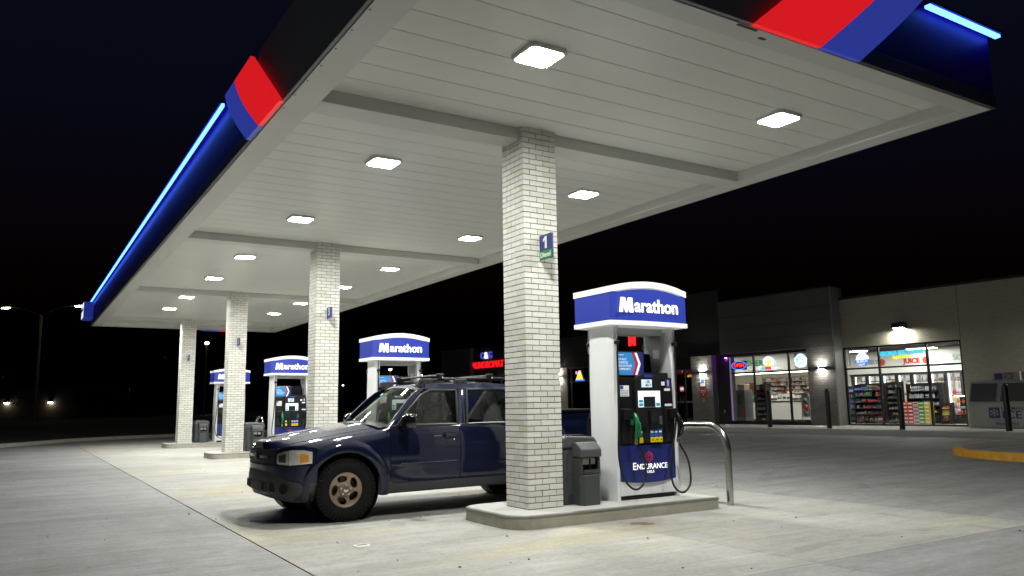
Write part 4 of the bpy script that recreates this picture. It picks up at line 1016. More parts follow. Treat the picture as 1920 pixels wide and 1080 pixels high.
# ------------------------------------------------------------------ the store across the drive
W0 = Vector((22.251, 9.212, 0)); TH = R(3.5)
LX = Vector((math.sin(TH), -math.cos(TH), 0)); LYv = Vector((math.cos(TH), math.sin(TH), 0)); RZS = TH-R(90)
def SL(a, b, z=.40): p = W0 + LX*a + LYv*b; return (p.x, p.y, z)
BRICKS = brickmat('painted_brick', (.60, .555, .45), (.54, .50, .40), (.40, .365, .29))
BRICKD = brickmat('charcoal_brick', (.20, .195, .18), (.165, .16, .15), (.09, .088, .082), 1.5)
PANELD = mat('charcoal_panel', (.12, .118, .112), .6, var=.12, vscale=2, bump=.3, bscale=2, bstretch=(.3, .3, 14))
DARKW = mat('dark_stucco', (.035, .034, .033), .85, var=.2, vscale=3)
CAPM = mat('parapet_cap', (.02, .02, .02), .5)
ALU = mat('dark_aluminium', (.018, .018, .019), .4, .3)
LALU = mat('pale_corner_trim', (.30, .30, .29), .45, .3)
SGLASS = glassmat('store_glass', (.93, .95, .94), 1.45)
INW = mat('inside_wall', (.72, .68, .58), .8); INC = mat('inside_ceiling', (.70, .70, .68), .8); INF = mat('inside_floor', (.34, .32, .29), .35, var=.15, vscale=2)
BULK = mat('bulkhead_white', (.74, .74, .70), .7); DCEIL = mat('dark_ceiling', (.03, .03, .03), .9)
TUBE = emat('ceiling_lamp_lens', (1., .97, .90), 80.)
st = thing('store_building', 'long single storey shop row across the drive, pale brick and charcoal fronts', 'building', (W0.x, W0.y, 0), RZS)
def sb(name, m, *boxes, bevel=0.):
    b = MB()
    for q in boxes: b.box(*q)
    return b.build(name, m, st, bevel=bevel)
ZS = .40
sb('brick_wall', BRICKS, (2.15, 14, 0, .25, ZS, 5.25)); sb('brick_wall', BRICKS, (-2.298, 2.149, .001, .25, 3.372, 5.25)); 
sb('parapet_cap', CAPM, (-2.298, 14.03, -.03, .28, 5.251, 5.34))
sb('control_joint', mat('joint_dark', (.08, .075, .06), .9), (2.152, 2.166, -.002, .002, 3.38, 5.245))
sb('upper_front', PANELD, (-7.9, -2.36, -.5, .25, 3.45, 5.75))
for z in (3.95, 4.5, 5.05): sb('front_reveal', DARKW, (-7.89, -2.365, -.503, -.499, z, z+.014))
sb('front_cap', CAPM, (-7.92, -2.30, -.53, .28, 5.752, 5.82))
sb('corner_trim', LALU, (-2.358, -2.30, -.515, .24, ZS, 5.75))
sb('pier', BRICKD, (-3.55, -2.36, -.5, .24, ZS, 3.448))
sb('recess_wall', DARKW, (-8.40, -7.74, -.2, .24, ZS, 3.448)); sb('recess_wall', DARKW, (-3.66, -3.552, -.2, .24, ZS, 3.448))
sb('window_head', DARKW, (-7.738, -3.662, -.2, .24, 3.395, 3.448)); sb('window_sill', DARKW, (-7.738, -3.662, -.22, .24, ZS, .48))
sb('pier', BRICKD, (-9.63, -8.402, -.5, .24, ZS, 3.448))
sb('tower_front', DARKW, (-12.4, -7.902, -.42, .24, 3.451, 6.3)); sb('tower_cap', CAPM, (-12.43, -7.87, -.45, .28, 6.301, 6.37))
sb('door_head', DARKW, (-12.4, -9.632, -.05, .24, 3.02, 3.449)); sb('wall', DARKW, (-12.4, -11.4, -.05, .24, ZS, 3.018))
# shop row further along
sb('wall', DARKW, (-17.25, -12.402, 0, .25, ZS, 5.1)); sb('wall', DARKW, (-19.25, -17.252, 0, .25, 3.42, 5.1)); sb('wall', mat('pale_stucco', (.45, .43, .38), .85, var=.1, vscale=3), (-21.6, -19.252, 0, .25, ZS, 3.42)); sb('wall', DARKW, (-21.6, -19.252, 0, .25, 3.422, 5.1))
sb('wall', DARKW, (-24.6, -21.602, 0, .25, ZS, 5.1)); sb('wall', DARKW, (-28.9, -24.602, -.02, .25, 3.2, 5.1)); sb('wall', DARKW, (-28.9, -27.0, -.001, .25, ZS, 3.198))
sb('end_front', mat('end_front_grey', (.13, .125, .12), .8, var=.15, vscale=2), (-32.7, -28.902, -.3, .25, 3.25, 5.15)); sb('end_wall', mat('tan_stucco', (.42, .34, .22), .85, var=.12, vscale=3), (-32.7, -28.902, -.1, .25, ZS, 3.248))
sb('roof', CAPM, (-32.6, 13.9, .3, 12, 4.9, 5.0)); sb('side_wall', DARKW, (-32.7, -32.45, .25, 12, ZS, 5.1)); sb('side_wall', BRICKS, (13.75, 14, .25, 12, ZS, 5.2)); sb('rear_wall', DARKW, (-32.4, 13.7, 11.8, 12, ZS, 5.0))
# interior shell
sb('floor', INF, (-12.3, 13.7, .0, 9, ZS-.02, ZS+.012)); sb('back_wall', INW, (-12.3, -6.0, 5.2, 5.3, ZS, 3.6)); sb('back_wall', INW, (-5.9, 13.7, 7.2, 7.3, ZS, 3.6))
sb('ceiling', DCEIL, (-12.3, 13.7, .26, 9, 3.60, 3.66)); sb('partition', INW, (-6.0, -5.9, 3.9, 7.2, ZS, 3.6))
sb('bulkhead', BULK, (-5.89, 4.5, 6.0, 6.2, 2.53, 3.45)); sb('bulkhead', BULK, (-12.2, -6.6, 3.0, 3.1, 2.80, 3.5)); sb('bulkhead', mat('bulkhead_grey', (.30, .31, .31), .7), (-6.55, -3.9, 3.0, 3.1, 2.80, 3.5))
# windows
def window(lab, a0, a1, z0, z1, y, mull, tran, fm=ALU, w=.06):
    f = MB(); f.box(a0, a1, y-.05, y+.05, z1-w, z1); fr = f.build('window', fm, st); fr['label'] = lab
    f = MB(); f.box(a0, a1, y-.05, y+.05, z0, z0+w); f.build('sill', fm, fr)
    for x in [a0+w/2] + mull + [a1-w/2]:
        b = MB(); b.box(x-w/2, x+w/2, y-.048, y+.048, z0+w, z1-w); b.build('mullion', fm, fr)
    ed = [a0+w/2]+mull+[a1-w/2]
    for p, q in zip(ed, ed[1:]):
        if tran: b = MB(); b.box(p+w/2+.001, q-w/2-.001, y-.045, y+.045, tran-.03, tran+.03); b.build('transom', fm, fr)
        for zz0, zz1 in (((z0+w, tran-.03), (tran+.03, z1-w)) if tran else ((z0+w, z1-w),)):
            b = MB(); b.box(p+w/2, q-w/2, y-.004, y+.004, zz0, zz1); b.build('pane', SGLASS, fr)
    return fr
window('wide shop window in pale brick with shelves of goods behind', -2.297, 2.149, ZS+.005, 3.37, .08, [-.88, .93], 2.55)
window('shop window under the charcoal front with the cashier counter behind', -7.737, -3.663, .482, 3.393, -.12, [-6.42, -4.67], 2.59)
window('glazed shop entrance', -11.398, -9.632, ZS+.005, 3.018, .05, [-10.55], 2.5, w=.09)
window('laundry window', -19.25, -17.252, ZS+.6, 3.42, .06, [-18.9], 2.6, mat('brown_frame', (.09, .05, .035), .5), .10)
window('laundry window', -27.0, -24.602, ZS+.1, 3.19, .06, [-25.8], 2.5)
for (a, b_, w_) in ((-10.82, .045, .04),): sb('door_handle', CHROME, (a, a+.03, -.06, -.02, 1.2, 1.7))
sb('push_bar', LALU, (-10.5, -9.75, -.03, 0.0, 1.36, 1.43)); sb('push_bar', LALU, (-11.3, -10.6, -.03, 0.0, 1.36, 1.43))
# interior lamps
CLAB = ['ceiling lamp inside the shop entrance', 'ceiling lamp over the drink machine in the cashier window', 'ceiling lamp over the middle of the cashier window', 'ceiling lamp at the right end of the cashier window', 'ceiling lamp before the SODA lettering', 'ceiling lamp before the DAIRY lettering', 'ceiling lamp over the open cooler', 'ceiling lamp just inside the wide window, over the goods racks', 'ceiling lamp just inside the right end of the wide window']
for i, (a, b_, z) in enumerate([(-10.5, 1.6, 3.58), (-8, 1.6, 3.58), (-5.2, 1.6, 3.58), (-3.2, 1.2, 3.58), (-1.9, 5.2, 3.52), (-4.4, 4.2, 3.52), (.8, 4.2, 3.52), (-.4, 1.6, 3.58), (1.6, 1.6, 3.58)]):
    t = thing('ceiling_lamp', CLAB[i], 'lamp', SL(a, b_, z), RZS, 'ceiling lamps inside the shop')
    b = MB(); b.box(-.62, .62, -.17, .17, -.04, .015); b.build('housing', FIXT, t)
    b = MB(); b.box(-.58, .58, -.13, .13, -.05, -.041); b.build('lens', TUBE, t)
b = MB(); b.box(-12, -6.2, 4.0, 4.1, 2.70, 2.74); o = b.build('shelf_lamp', emat('shelf_glow', (1., .93, .8), 12.), None); o.location = (W0.x, W0.y, 0); o.rotation_euler = (0, 0, RZS); tag(o, 'glowing strip lamp above the tobacco shelves inside the shop', 'lamp')

# goods on shelves
PAL = [(.55,.04,.04), (.6,.35,.05), (.7,.68,.6), (.05,.12,.35), (.06,.28,.10), (.5,.12,.05), (.75,.6,.1), (.08,.08,.09), (.35,.36,.4), (.6,.58,.55), (.22,.06,.04), (.25,.19,.14), (.04,.05,.09), (.12,.03,.04)]  # darker tones paint in the shade of the backlit window racks
GM = [mat('goods_%d' % i, c, .4) for i, c in enumerate(PAL)]
rg = random.Random(11)
def bottle(b, x, y, z, r, h):
    n = 6; rs = [(r, 0), (r, h*.62), (r*.38, h*.80), (r*.38, h)]
    vs = [(x+q*math.cos(2*math.pi*k/n), y+q*math.sin(2*math.pi*k/n), z+hh) for q, hh in rs for k in range(n)]
    b.add(vs, [(i*n+k, i*n+(k+1) % n, (i+1)*n+(k+1) % n, (i+1)*n+k) for i in range(3) for k in range(n)] + [tuple(3*n+k for k in range(n))])
def goods(b, x0, x1, y0, y1, z, h, w, pal=None, bottles=.45):
    """runs of the same product: boxes, bags leaning back or bottles"""
    x = x0
    while x < x1-w*.5:
        c = rg.choice(pal or range(len(GM))); c2 = rg.choice(pal or range(len(GM))); ww = w*rg.uniform(.8, 1.6); hh = h*rg.uniform(.55, 1.); n = rg.randint(2, 5); bt = rg.random() < bottles
        for _ in range(n):
            if x+ww > x1: x += ww; break
            if rg.random() < .12: x += ww; continue
            d = rg.uniform(0, .05); b.cur = c
            if bt: bottle(b, x+ww/2, y0+d+ww/2, z, ww*.46, hh); b.cur = c2; q = ww*.48; b.box(x+ww/2-q*.8, x+ww/2+q*.8, y0+d+ww/2-q, y0+d+ww/2, z+hh*.18, z+hh*.45)
            else:
                b.add([(x+.003, y0+d, z), (x+ww-.003, y0+d, z), (x+ww-.003, y1, z), (x+.003, y1, z), (x+.003+ww*.04, y0+d+.03, z+hh), (x+ww-.003-ww*.04, y0+d+.03, z+hh), (x+ww-.003, y1, z+hh*.97), (x+.003, y1, z+hh*.97)], [(0,3,2,1),(4,5,6,7),(0,1,5,4),(1,2,6,5),(2,3,7,6),(3,0,4,7)])
                b.cur = c2; b.box(x+ww*.18, x+ww*.82, y0+d-.004, y0+d+.02, z+hh*.3, z+hh*rg.uniform(.5, .75))
            x += ww
def shelf_unit(name, lab, loc, w, d, h, levels, item, pal=None, frame=None, hoop=False, group=None):
    t = thing(name, lab, 'shelf', loc, RZS, group); fm = frame or ALU
    b = MB(); b.box(-w/2, w/2, d-.03, d, 0, h); b.build('back_panel', fm, t)
    for s in (-1, 1): b = MB(); b.box(s*(w/2)-.015, s*(w/2)+.015, 0, d-.031, 0, h*.98); b.build('upright', fm, t)
    g_ = MB()
    for i in range(levels):
        z = .12+(h-.15)*i/levels; b = MB(); b.box(-w/2+.016, w/2-.016, .0, d-.031, z-.02, z); b.build('shelf_board', fm, t)
        goods(g_, -w/2+.03, w/2-.03, .02, d-.05, z+.001, (h-.15)/levels*.86, item, pal)
    o = g_.build('goods', GM, t, fix=False); o['kind'] = 'stuff'
    if hoop:
        b = MB(); b.tube([(-w/2, .03, h*.97), (-w/2+.05, .03, h*1.04), (w/2-.05, .03, h*1.04), (w/2, .03, h*.97)], .014, 6); b.build('top_rail', fm, t)
    return t
# window 2 side; dark rack palettes stand in for backlighting
shelf_unit('goods_rack', 'crowded snack rack just inside the wide shop window, leftmost', SL(-2.75, 2.3, ZS+.012), 1.25, .5, 1.62, 6, .055, [0, 3, 7, 8, 12, 12, 13, 13, 7, 11, 4], ALU, True)
shelf_unit('goods_rack', 'tall wire goods rack behind the first mullion of the wide shop window', SL(-1.72, 2.3, ZS+.012), .50, .45, 1.66, 7, .05, [7, 8, 7, 9, 12, 11, 7], ALU, True)
shelf_unit('goods_rack', 'drinks shelf above the stacked drink cases in the shop', SL(-.75, 2.75, ZS+.012), 1.25, .5, 1.58, 5, .065, [3, 8, 6, 7, 9, 3, 12, 12, 8], ALU, True)
shelf_unit('goods_rack', 'dark goods shelf at the left end of the wide shop window', SL(-3.9, 3.4, ZS+.012), 1.4, .5, 1.55, 6, .06, [3, 7, 8, 12, 13, 12], ALU)
ci = 0
casecol = [('red', (.42,.02,.03)), ('red', (.42,.02,.03)), ('silver', (.42,.42,.42)), ('green', (.03,.28,.07)), ('yellow', (.55,.42,.03))]
for j, (cn, cc) in enumerate(casecol):
    m_ = mat('case_%s' % cn, cc, .35, var=.15, vscale=20)
    for i in range(6):
        b = MB(); b.box(-.105, .105, 0, .34, 0, .138); o = b.build('drink_case', m_, loc=SL(-1.21+j*.215, 2.2, ZS+.013+i*.141), rz=RZS, bevel=.004)
        cname = 'second red' if j == 1 else cn
        tag(o, '%s cardboard drink case, %s in its stack behind the wide shop window' % (cname, ['bottom', 'second from bottom', 'third from bottom', 'fourth from bottom', 'fifth from bottom', 'topmost'][i]), 'drink case', 'stacked drink cases')
        c = MB(); c.box(-.08, .08, -.004, 0, .05, .10); c.build('print', mat('case_print_%s' % cn, (.7, .68, .6) if cn != 'silver' else (.4, .03, .03), .5), o)
shelf_unit('goods_rack', 'yellow snack bin beside the stacked drink cases', SL(.28, 2.3, ZS+.012), .34, .4, .80, 3, .12, [6, 1, 6, 0], ALU)
# open cooler
oc = thing('open_cooler', 'low open front drinks cooler with red and orange bottles in the shop', 'cooler', SL(.80, 3.0, ZS+.012), RZS)
b = MB(); b.box(-.55, .55, 0, .7, 0, .35); b.box(-.55, .55, .55, .7, .35, 1.05); b.build('cabinet', ALU, oc); b = MB(); b.box(-.56, .56, -.02, .72, 1.051, 1.09); b.build('top', LALU, oc)
g_ = MB(); 
for z in (.36, .56, .78): goods(g_, -.5, .5, .1, .5, z, .17, .045, [0, 5, 1, 0, 3, 2], 1.)
o = g_.build('bottles', GM, oc, fix=False); o['kind'] = 'stuff'
b = MB(); b.box(-.5, .5, .08, .14, 1.02, 1.05); b.build('cooler_lamp', emat('cooler_glow', (1., .98, .95), 8.), oc)
# cooler wall with lit glass doors
cl = thing('cooler_wall', 'row of lit glass door drinks coolers along the back of the shop', 'cooler', SL(0, 6.0, ZS+.012), RZS)
cg = emat('cooler_back_glow', (.95, .98, 1.), .8)
ed = [-5.65, -4.95, -4.25, -3.55, -2.87, -2.1, -1.42, -.75, -.08, .60]
b = MB(); b.box(ed[0]-.1, ed[-1]+.1, 0, .10, 2.02, 2.12); b.box(ed[0]-.1, ed[-1]+.1, 0, .10, 0, .18); b.build('frame', ALU, cl)
for e_ in ed: b = MB(); b.box(e_-.06, e_+.06, -.01, .09, .181, 2.019); b.build('door_post', ALU, cl)
for p_, q_ in zip(ed, ed[1:]):
    b = MB(); b.box(p_+.061, q_-.061, .70, .72, .19, 2.0); b.build('lit_back', cg, cl)
    g_ = MB()
    for i in range(6): goods(g_, p_+.07, q_-.07, .28, .5, .25+i*.29, .24, .055, [0, 2, 1, 5, 9, 3, 6] if i < 4 else [2, 9, 1], 1.)
    o = g_.build('bottles', GM, cl, fix=False); o['kind'] = 'stuff'
    for i in range(6): b = MB(); b.box(p_+.062, q_-.062, .25, .55, .232+i*.29, .248+i*.29); b.build('shelf_board', FIXT, cl)
    b = MB(); b.box(p_+.065, p_+.085, .15, .17, .2, 2.0); b.build('door_lamp', emat('cooler_glow', (1., .98, .95), 8.), cl)
# wall lettering inside
def wallword(lab, s, size, col, a, b_, z, em=.25):
    t = thing('wall_lettering', lab, 'lettering', SL(a, b_, z), RZS); text('letters', s, size, mat('wl_%s' % s.lower().replace(' ', '_'), col, .5, emit=col, estr=em), t, (0, 0, 0), (R(90), 0, 0), .03, .015); return t
wallword('red JUICE wall lettering above the coolers', 'JUICE', .30, (.45, .03, .02), -2.78, 5.98, 3.02)
wallword('grey DAIRY wall lettering above the coolers, partly hidden', 'DAIRY', .30, (.25, .25, .25), -4.72, 5.98, 3.05)
wallword('teal outlined SODA wall lettering above the coolers', 'SODA', .32, (.30, .42, .42), -.62, 5.98, 3.06)
wallword('green CASHIER wall lettering above the counter', 'CASHIER', .36, (.05, .22, .10), -9.0, 2.98, 3.16)
wallword('dark red FOUNTAIN lettering above the shop entrance', 'FOUNTAIN', .26, (.25, .02, .05), -10.6, .30, 2.80)
for a, lab in ((-4.14, 'round red logo disc left of the JUICE lettering'), (-2.14, 'round orange red logo disc right of the JUICE lettering')):
    b = MB(); b.lathe([(.0001, -.02), (.15, -.02), (.155, 0), (.0001, 0)], ax='y', n=24); o = b.build('logo_disc', mat('disc_red', (.45, .04, .02), .5, emit=(.45,.04,.02), estr=.25), loc=SL(a, 5.98, 3.03), rz=RZS); tag(o, lab, 'sign')
# window 1 side: counter, tobacco shelves, racks
ct = thing('cashier_counter', 'white fronted cashier counter behind the shop window', 'counter', SL(-8.2, 3.0, ZS+.012), RZS)
b = MB(); b.box(-2.0, 3.2, 0, .6, .12, .92); b.build('front', mat('counter_white', (.55, .54, .5), .5), ct); b = MB(); b.box(-2.03, 3.23, -.03, .63, .921, .96); b.build('top', PBLACK, ct); b = MB(); b.box(-1.98, 3.18, .03, .58, 0, .119); b.build('kick', PBLACK, ct)
g_ = MB(); goods(g_, -1.8, 3.1, .05, .4, .962, .34, .17, [7, 8, 2, 9, 0, 4]); o = g_.build('counter_goods', GM, ct, fix=False); o['kind'] = 'stuff'
shelf_unit('tobacco_shelf', 'bright wall shelf of red and white packs behind the cashier counter', SL(-7.9, 4.7, ZS+.012), 3.6, .45, 2.15, 10, .055, [2, 0, 9, 2, 10, 8, 9, 11, 11, 9], mat('tobacco_frame', (.45, .42, .36), .5))
b = MB(); b.box(-.3, .3, 0, .06, 0, 1.9); o = b.build('inner_door', mat('brown_door', (.28, .13, .05), .5), loc=SL(-10.75, 5.10, ZS+.01), rz=RZS); tag(o, 'brown door on the back wall left of the tobacco shelves', 'door')
shelf_unit('magazine_rack', 'narrow dark display rack behind the shop window mullion, next to the cashier', SL(-7.2, 1.2, ZS+.012), .55, .4, 1.72, 7, .075, [7, 8, 0, 2], ALU)
vm = thing('drink_machine', 'grey upright drink machine at the left jamb of the cashier window', 'machine', SL(-8.33, 1.2, ZS+.012), RZS)
b = MB(); b.box(-.27, .27, 0, .6, 0, 1.48); b.build('cabinet', mat('machine_grey', (.09, .095, .10), .4), vm, bevel=.02); b = MB(); b.box(-.2, .2, .1, .5, 1.481, 1.75); b.build('hopper', mat('hopper', (.3, .27, .22), .4), vm, bevel=.03)
b = MB(); b.box(.06, .2, -.006, 0, .3, .62); b.build('logo', GM[0], vm); b = MB(); b.box(-.08, .06, -.006, 0, .8, 1.3); b.build('panel', mat('machine_panel', (.03,.03,.035), .3), vm)
rk = thing('pretzel_rack', 'low white round topped rack on legs at the right of the cashier window', 'rack', SL(-4.92, 1.2, ZS+.012), RZS)
b = MB(); b.prism([(-.2,.25),(.2,.25),(.2,1.1),(.15,1.22),(0,1.27),(-.15,1.22),(-.2,1.1)], 'y', 0, .04); b.build('board', mat('rack_grey', (.35,.35,.34), .5), rk)
for z, m_ in ((.95, GM[7]), (.68, GM[0]), (.42, GM[7])): b = MB(); b.lathe([(.0001, -.09), (.08, -.07), (.12, -.01), (.12, .0)], (0, 0, z), 'y', 14); b.build('pretzel_bag', m_, rk, smooth=True)
for x in (-.18, .18): b = MB(); b.tube([(x, .02, .0), (x, .02, .25)], .012, 6); b.build('leg', CHROME, rk)
# stack of bottled water in the doorway and small lit sign
t = thing('water_stack', 'blue wrapped water bottle packs stacked inside the shop entrance', 'water packs', SL(-10.0, .6, ZS+.012), RZS)
for i in range(4): b = MB(); b.box(-.2, .2, 0, .3, .01+i*.22, .22+i*.22); b.build('pack', mat('water_blue', (.10, .25, .34), .15, var=.3, vscale=25, coat=.5), t, bevel=.02)
b = MB(); b.box(-.19, .19, .02, .28, .9, 1.45); b.build('display', mat('dark_display', (.02, .02, .025), .4), t, bevel=.04); b = MB(); b.lathe([(.0001,-.1),(.07,-.08),(.10,0),(.07,.08),(.0001,.1)], (0, .15, 1.56), 'z', 14); b.build('display_top', mat('display_pale', (.45,.38,.3), .5), t, smooth=True)

# ------------------------------------------------------------------ neon and printed window signs
NR = emat('neon_red', (1., .03, .03), 2.2); NB_ = emat('neon_blue', (.05, .15, 1.), 2.2); NC = emat('neon_cyan', (.04, .62, .95), 1.3); NY = emat('neon_yellow', (1., .75, .03), 1.5); NW = emat('neon_white', (.8, .92, 1.), 1.5); NPUR = emat('neon_purple', (.55, .12, .95), 1.6); NWH = emat('letter_glow_white', (1, 1, 1), 1.1)
def oval(cx, cz, rx, rz_, n=28): return [(cx+rx*math.cos(2*math.pi*i/n), -.012, cz+rz_*math.sin(2*math.pi*i/n)) for i in range(n+1)]
t = thing('open_sign', 'red and blue neon OPEN sign in the cashier window', 'neon sign', SL(-7.14, -.20, 2.93), RZS)
b = MB(); b.box(-.40, .40, .0, .02, -.19, .19); b.build('backing', PBLACK, t); b = MB(); b.tube(oval(0, 0, .385, .175), .018, 6, caps=False); b.build('oval_tube', NB_, t); text('letters', 'OPEN', .22, NR, t, (0, -.012, 0), (R(90),0,0), .02, .008)
t = thing('window_emblem_sign', 'lit sign with a yellow T, red base and pale round top', 'neon sign', SL(-5.61, -.20, 2.94), RZS)
b = MB(); b.prism([(.27*math.cos(R(a)), .06+.24*math.sin(R(a))) for a in range(-30, 211, 15)], 'y', 0, .02); b.build('round_top', NW, t); b = MB(); b.box(-.17, .17, -.02, -.001, .05, .13); b.box(-.055, .055, -.019, -.001, -.13, .0499); b.build('letter_t', NY, t); b = MB(); b.box(-.17, .13, -.012, .01, -.26, -.135); b.build('red_base', NR, t); b = MB(); b.box(.135, .42, -.012, .01, -.24, -.16); b.build('white_bar', NW, t); b = MB(); b.box(-.35, -.175, -.012, .01, -.25, -.15); b.build('blue_bar', NC, t)
t = thing('round_window_sign', 'round white and pale blue lit sign at the right of the cashier window', 'neon sign', SL(-4.06, -.20, 2.97), RZS)
b = MB(); b.prism([((.29+.02*math.sin(7*q))*math.cos(q), (.28+.015*math.sin(5*q))*math.sin(q)) for q in [2*math.pi*i/36 for i in range(36)]], 'y', 0, .02); b.build('disc', NW, t); b = MB(); b.tube([(x, -.01, z) for x, _, z in oval(.0, -.02, .14, .1)], .018, 6, caps=False); b.tube([(-.2, -.01, .02), (-.05, -.01, .17), (.14, -.01, .20)], .02, 6); b.build('blue_lines', NC, t)
t = thing('mountain_window_sign', 'blue and white lit mountain shaped beer sign in the wide window', 'neon sign', SL(-1.51, .0, 2.92), RZS)
b = MB(); b.prism([(-.27,-.05),(.27,-.05),(.25,.08),(.17,.13),(.13,.25),(.05,.29),(-.07,.28),(-.13,.18),(-.22,.10)], 'y', 0, .02); b.build('white_peak', NW, t); b = MB(); b.prism([(-.30,-.06),(.30,-.03),(.28,-.16),(.17,-.17),(.15,-.27),(-.18,-.29),(-.2,-.18),(-.29,-.18)], 'y', -.01, .015); b.build('blue_field', emat('sign_blue_e', (.02, .2, .8), 1.2), t); text('letters', 'BUSCH', .14, NWH, t, (0, -.012, -.11), (R(90), R(-4), 0), .02, .004); text('letters', 'LIGHT', .10, NWH, t, (-.02, -.012, -.23), (R(90), R(-4), 0), .02, .004)
b = MB(); b.tube([(-.15, -.01, .05), (-.05, -.01, .18), (.04, -.01, .08), (.13, -.01, .14)], .012, 6); b.build('peak_lines', emat('sign_blue_e', (.02, .2, .8), 1.2), t)
t = thing('wave_window_sign', 'cyan and yellow neon KONA BIG WAVE sign in the wide window', 'neon sign', SL(.02, .0, 3.04), RZS)
text('letters', 'KONA BIG WAVE', .215, NC, t, (.05, -.01, .01), (R(90), R(-1), 0), .045, .012, sx=.92); text('letters', 'Liquid Aloha', .15, NY, t, (.0, -.012, -.14), (R(90), R(-2), 0), .05, .01, sx=.85, shear=.2)
b = MB(); b.tube([(x-.72, -.01, z) for x, _, z in oval(0, .0, .07, .06, 10)], .02, 6, caps=False); b.build('wave_tube', NC, t)
t = thing('purple_strip', 'purple light strip at the left jamb of the cashier window', 'light strip', SL(-7.64, -.16, .55), RZS); b = MB(); b.box(-.035, .035, -.035, -.0, .0, 2.75); b.build('strip', emat('purple_strip', (.40, .30, .55), .40), t)
t2 = thing('added_purple_lamp', 'small added lamp for the purple glow on the dark wall left of the cashier window', 'lamp', SL(-7.80, -.24, 3.30), RZS); b = MB(); b.box(-.04, .04, -.05, .035, 0, .05); b.build('body', PBLACK, t2); b = MB(); b.box(-.03, .03, -.04, .02, -.02, -.001); b.build('lens', emat('purple_lens', (.40, .03, .9), 260.), t2)  # added lamp, throws the window strip's purple glow onto the recess wall
t = thing('atm_sign', 'small orange lit sign above the shop entrance', 'neon sign', SL(-10.35, .2, 2.60), RZS); text('letters', 'ATM', .16, emat('neon_orange', (1., .5, .05), 1.5), t, (0, 0, 0), (R(90), 0, 0), .01, .005)
t = thing('door_sign', 'red and white lit sign inside the entrance glass', 'sign', SL(-11.05, .4, 2.0), RZS); b = MB(); b.box(-.16, .2, 0, .02, -.13, .15); b.build('panel', emat('door_red', (.8, .03, .05), .8), t); b = MB(); b.box(-.13, .1, -.006, -.001, -.05, .08); b.build('print', NWH, t)
t = thing('laundry_window_sign', 'yellow, white and blue lit sign in the laundry window', 'neon sign', SL(-18.2, .0, 2.92), RZS); b = MB(); b.prism([(-.28,-.2),(.3,-.2),(.1,.28),(-.02,.28)], 'y', 0, .02); b.build('yellow', NY, t); b = MB(); b.prism([(-.05,.05),(.12,.05),(.06,.26),(.0,.26)], 'y', -.01, -.001); b.build('white', NW, t); b = MB(); b.box(-.3, .42, -.012, .01, -.29, -.205); b.build('blue', NB_, t); b = MB(); b.lathe([(.0001,-.02),(.09,-.02),(.09,0)], (-.2, 0, .17), 'y', 14); b.build('dot', emat('neon_pink', (1., .2, .6), 1.3), t)
t = thing('letter_sign', 'single red lit M high on the dark facade, seen through the nearest pump', 'sign', SL(-13.9, -.05, 4.48), RZS); text('letter', 'M', .62, emat('letter_red', (1., .02, .025), 1.5), t, (0, 0, 0), (R(90), 0, 0), .05, .04)
t = thing('laundromat_sign', 'blue, white and red lit C&G LAUNDROMAT letters on the dark facade', 'sign', SL(-27.35, -.08, 4.2), RZS)
text('letters', 'LAUNDROMAT', .62, emat('letter_red2', (1., .012, .02), .95), t, (0, 0, -.24), (R(90), 0, 0), .0, .05, sx=.92); text('letters', 'C', .60, emat('letter_blue', (.06, .07, .55), 1.), t, (-.45, 0, .36), (R(90), 0, 0), .01, .05); text('letters', '&', .58, NWH, t, (.0, -.01, .36), (R(90), 0, 0), .03, .05); text('letters', 'G', .60, emat('letter_blue', (.06, .07, .55), 1.), t, (.47, 0, .36), (R(90), 0, 0), .01, .05)

# ------------------------------------------------------------------ wall lamps
def sconce(lab, a, b_, z, col=(1, .95, .85), s=480.):
    t = thing('wall_sconce', lab, 'lamp', SL(a, b_, z), RZS, 'up and down wall lamps'); b = MB(); b.box(-.16, .16, -.13, 0, -.055, .055); b.build('body', PBLACK, t, bevel=.01)
    for sg_ in (-1, 1): b = MB(); z0 = sg_*.056; b.box(-.10, .10, -.11, -.03, min(z0, z0+sg_*.004), max(z0, z0+sg_*.004)); b.build('lens', emat('sconce_lens', col, s), t)
sconce('black up and down lamp on the pier right of the cashier window', -2.92, -.5, 2.62)
sconce('black up and down lamp on the pier left of the cashier window', -8.95, -.5, 2.70)
sconce('up and down lamp on the pale wall of the laundry, beside column 1', -19.95, 0, 2.95)
def wall_pack(lab, a):
    t = thing('wall_pack', lab, 'lamp', SL(a, 0, 3.92), RZS, 'boxy wall downlights'); b = MB(); b.prism([(-.30,.02),(-.04,-.02),(0,-.02),(0,.22),(-.24,.22),(-.30,.16)], 'x', -.22, .22); b.build('body', mat('wallpack', (.03,.03,.03), .5), t, bevel=.015); b = MB(); b.add([(-.18,-.28,.014),(.18,-.28,.014),(.18,-.06,-.021),(-.18,-.06,-.021)], [(0,1,2,3)]); b.build('lens', emat('wallpack_lens', (.98, 1., .88), 240.), t)
wall_pack('boxy downlight on the brick above the wide shop window', .12)
wall_pack('boxy downlight on the brick wall right of the ice bin', 5.9)
for i, (a, z, lab) in enumerate(((-26.4, 3.05, 'left of the pair of lamps over the laundry door'), (-25.3, 3.05, 'right of the pair of lamps over the laundry door'), (-30.9, 3.28, 'lamp on the tan end wall of the shop row'))):
    t = thing('down_lamp', lab, 'lamp', SL(a, -.16, z), RZS); b = MB(); b.prism([(-.16, -.0), (.16, 0), (.16, .10), (-.16, .10)], 'y', -.12, .05); b.build('body', PBLACK, t); b = MB(); b.box(-.17, .17, -.12, .04, -.03, -.001); b.build('lens', emat('down_lens', (1., .9, .72), 26.), t)
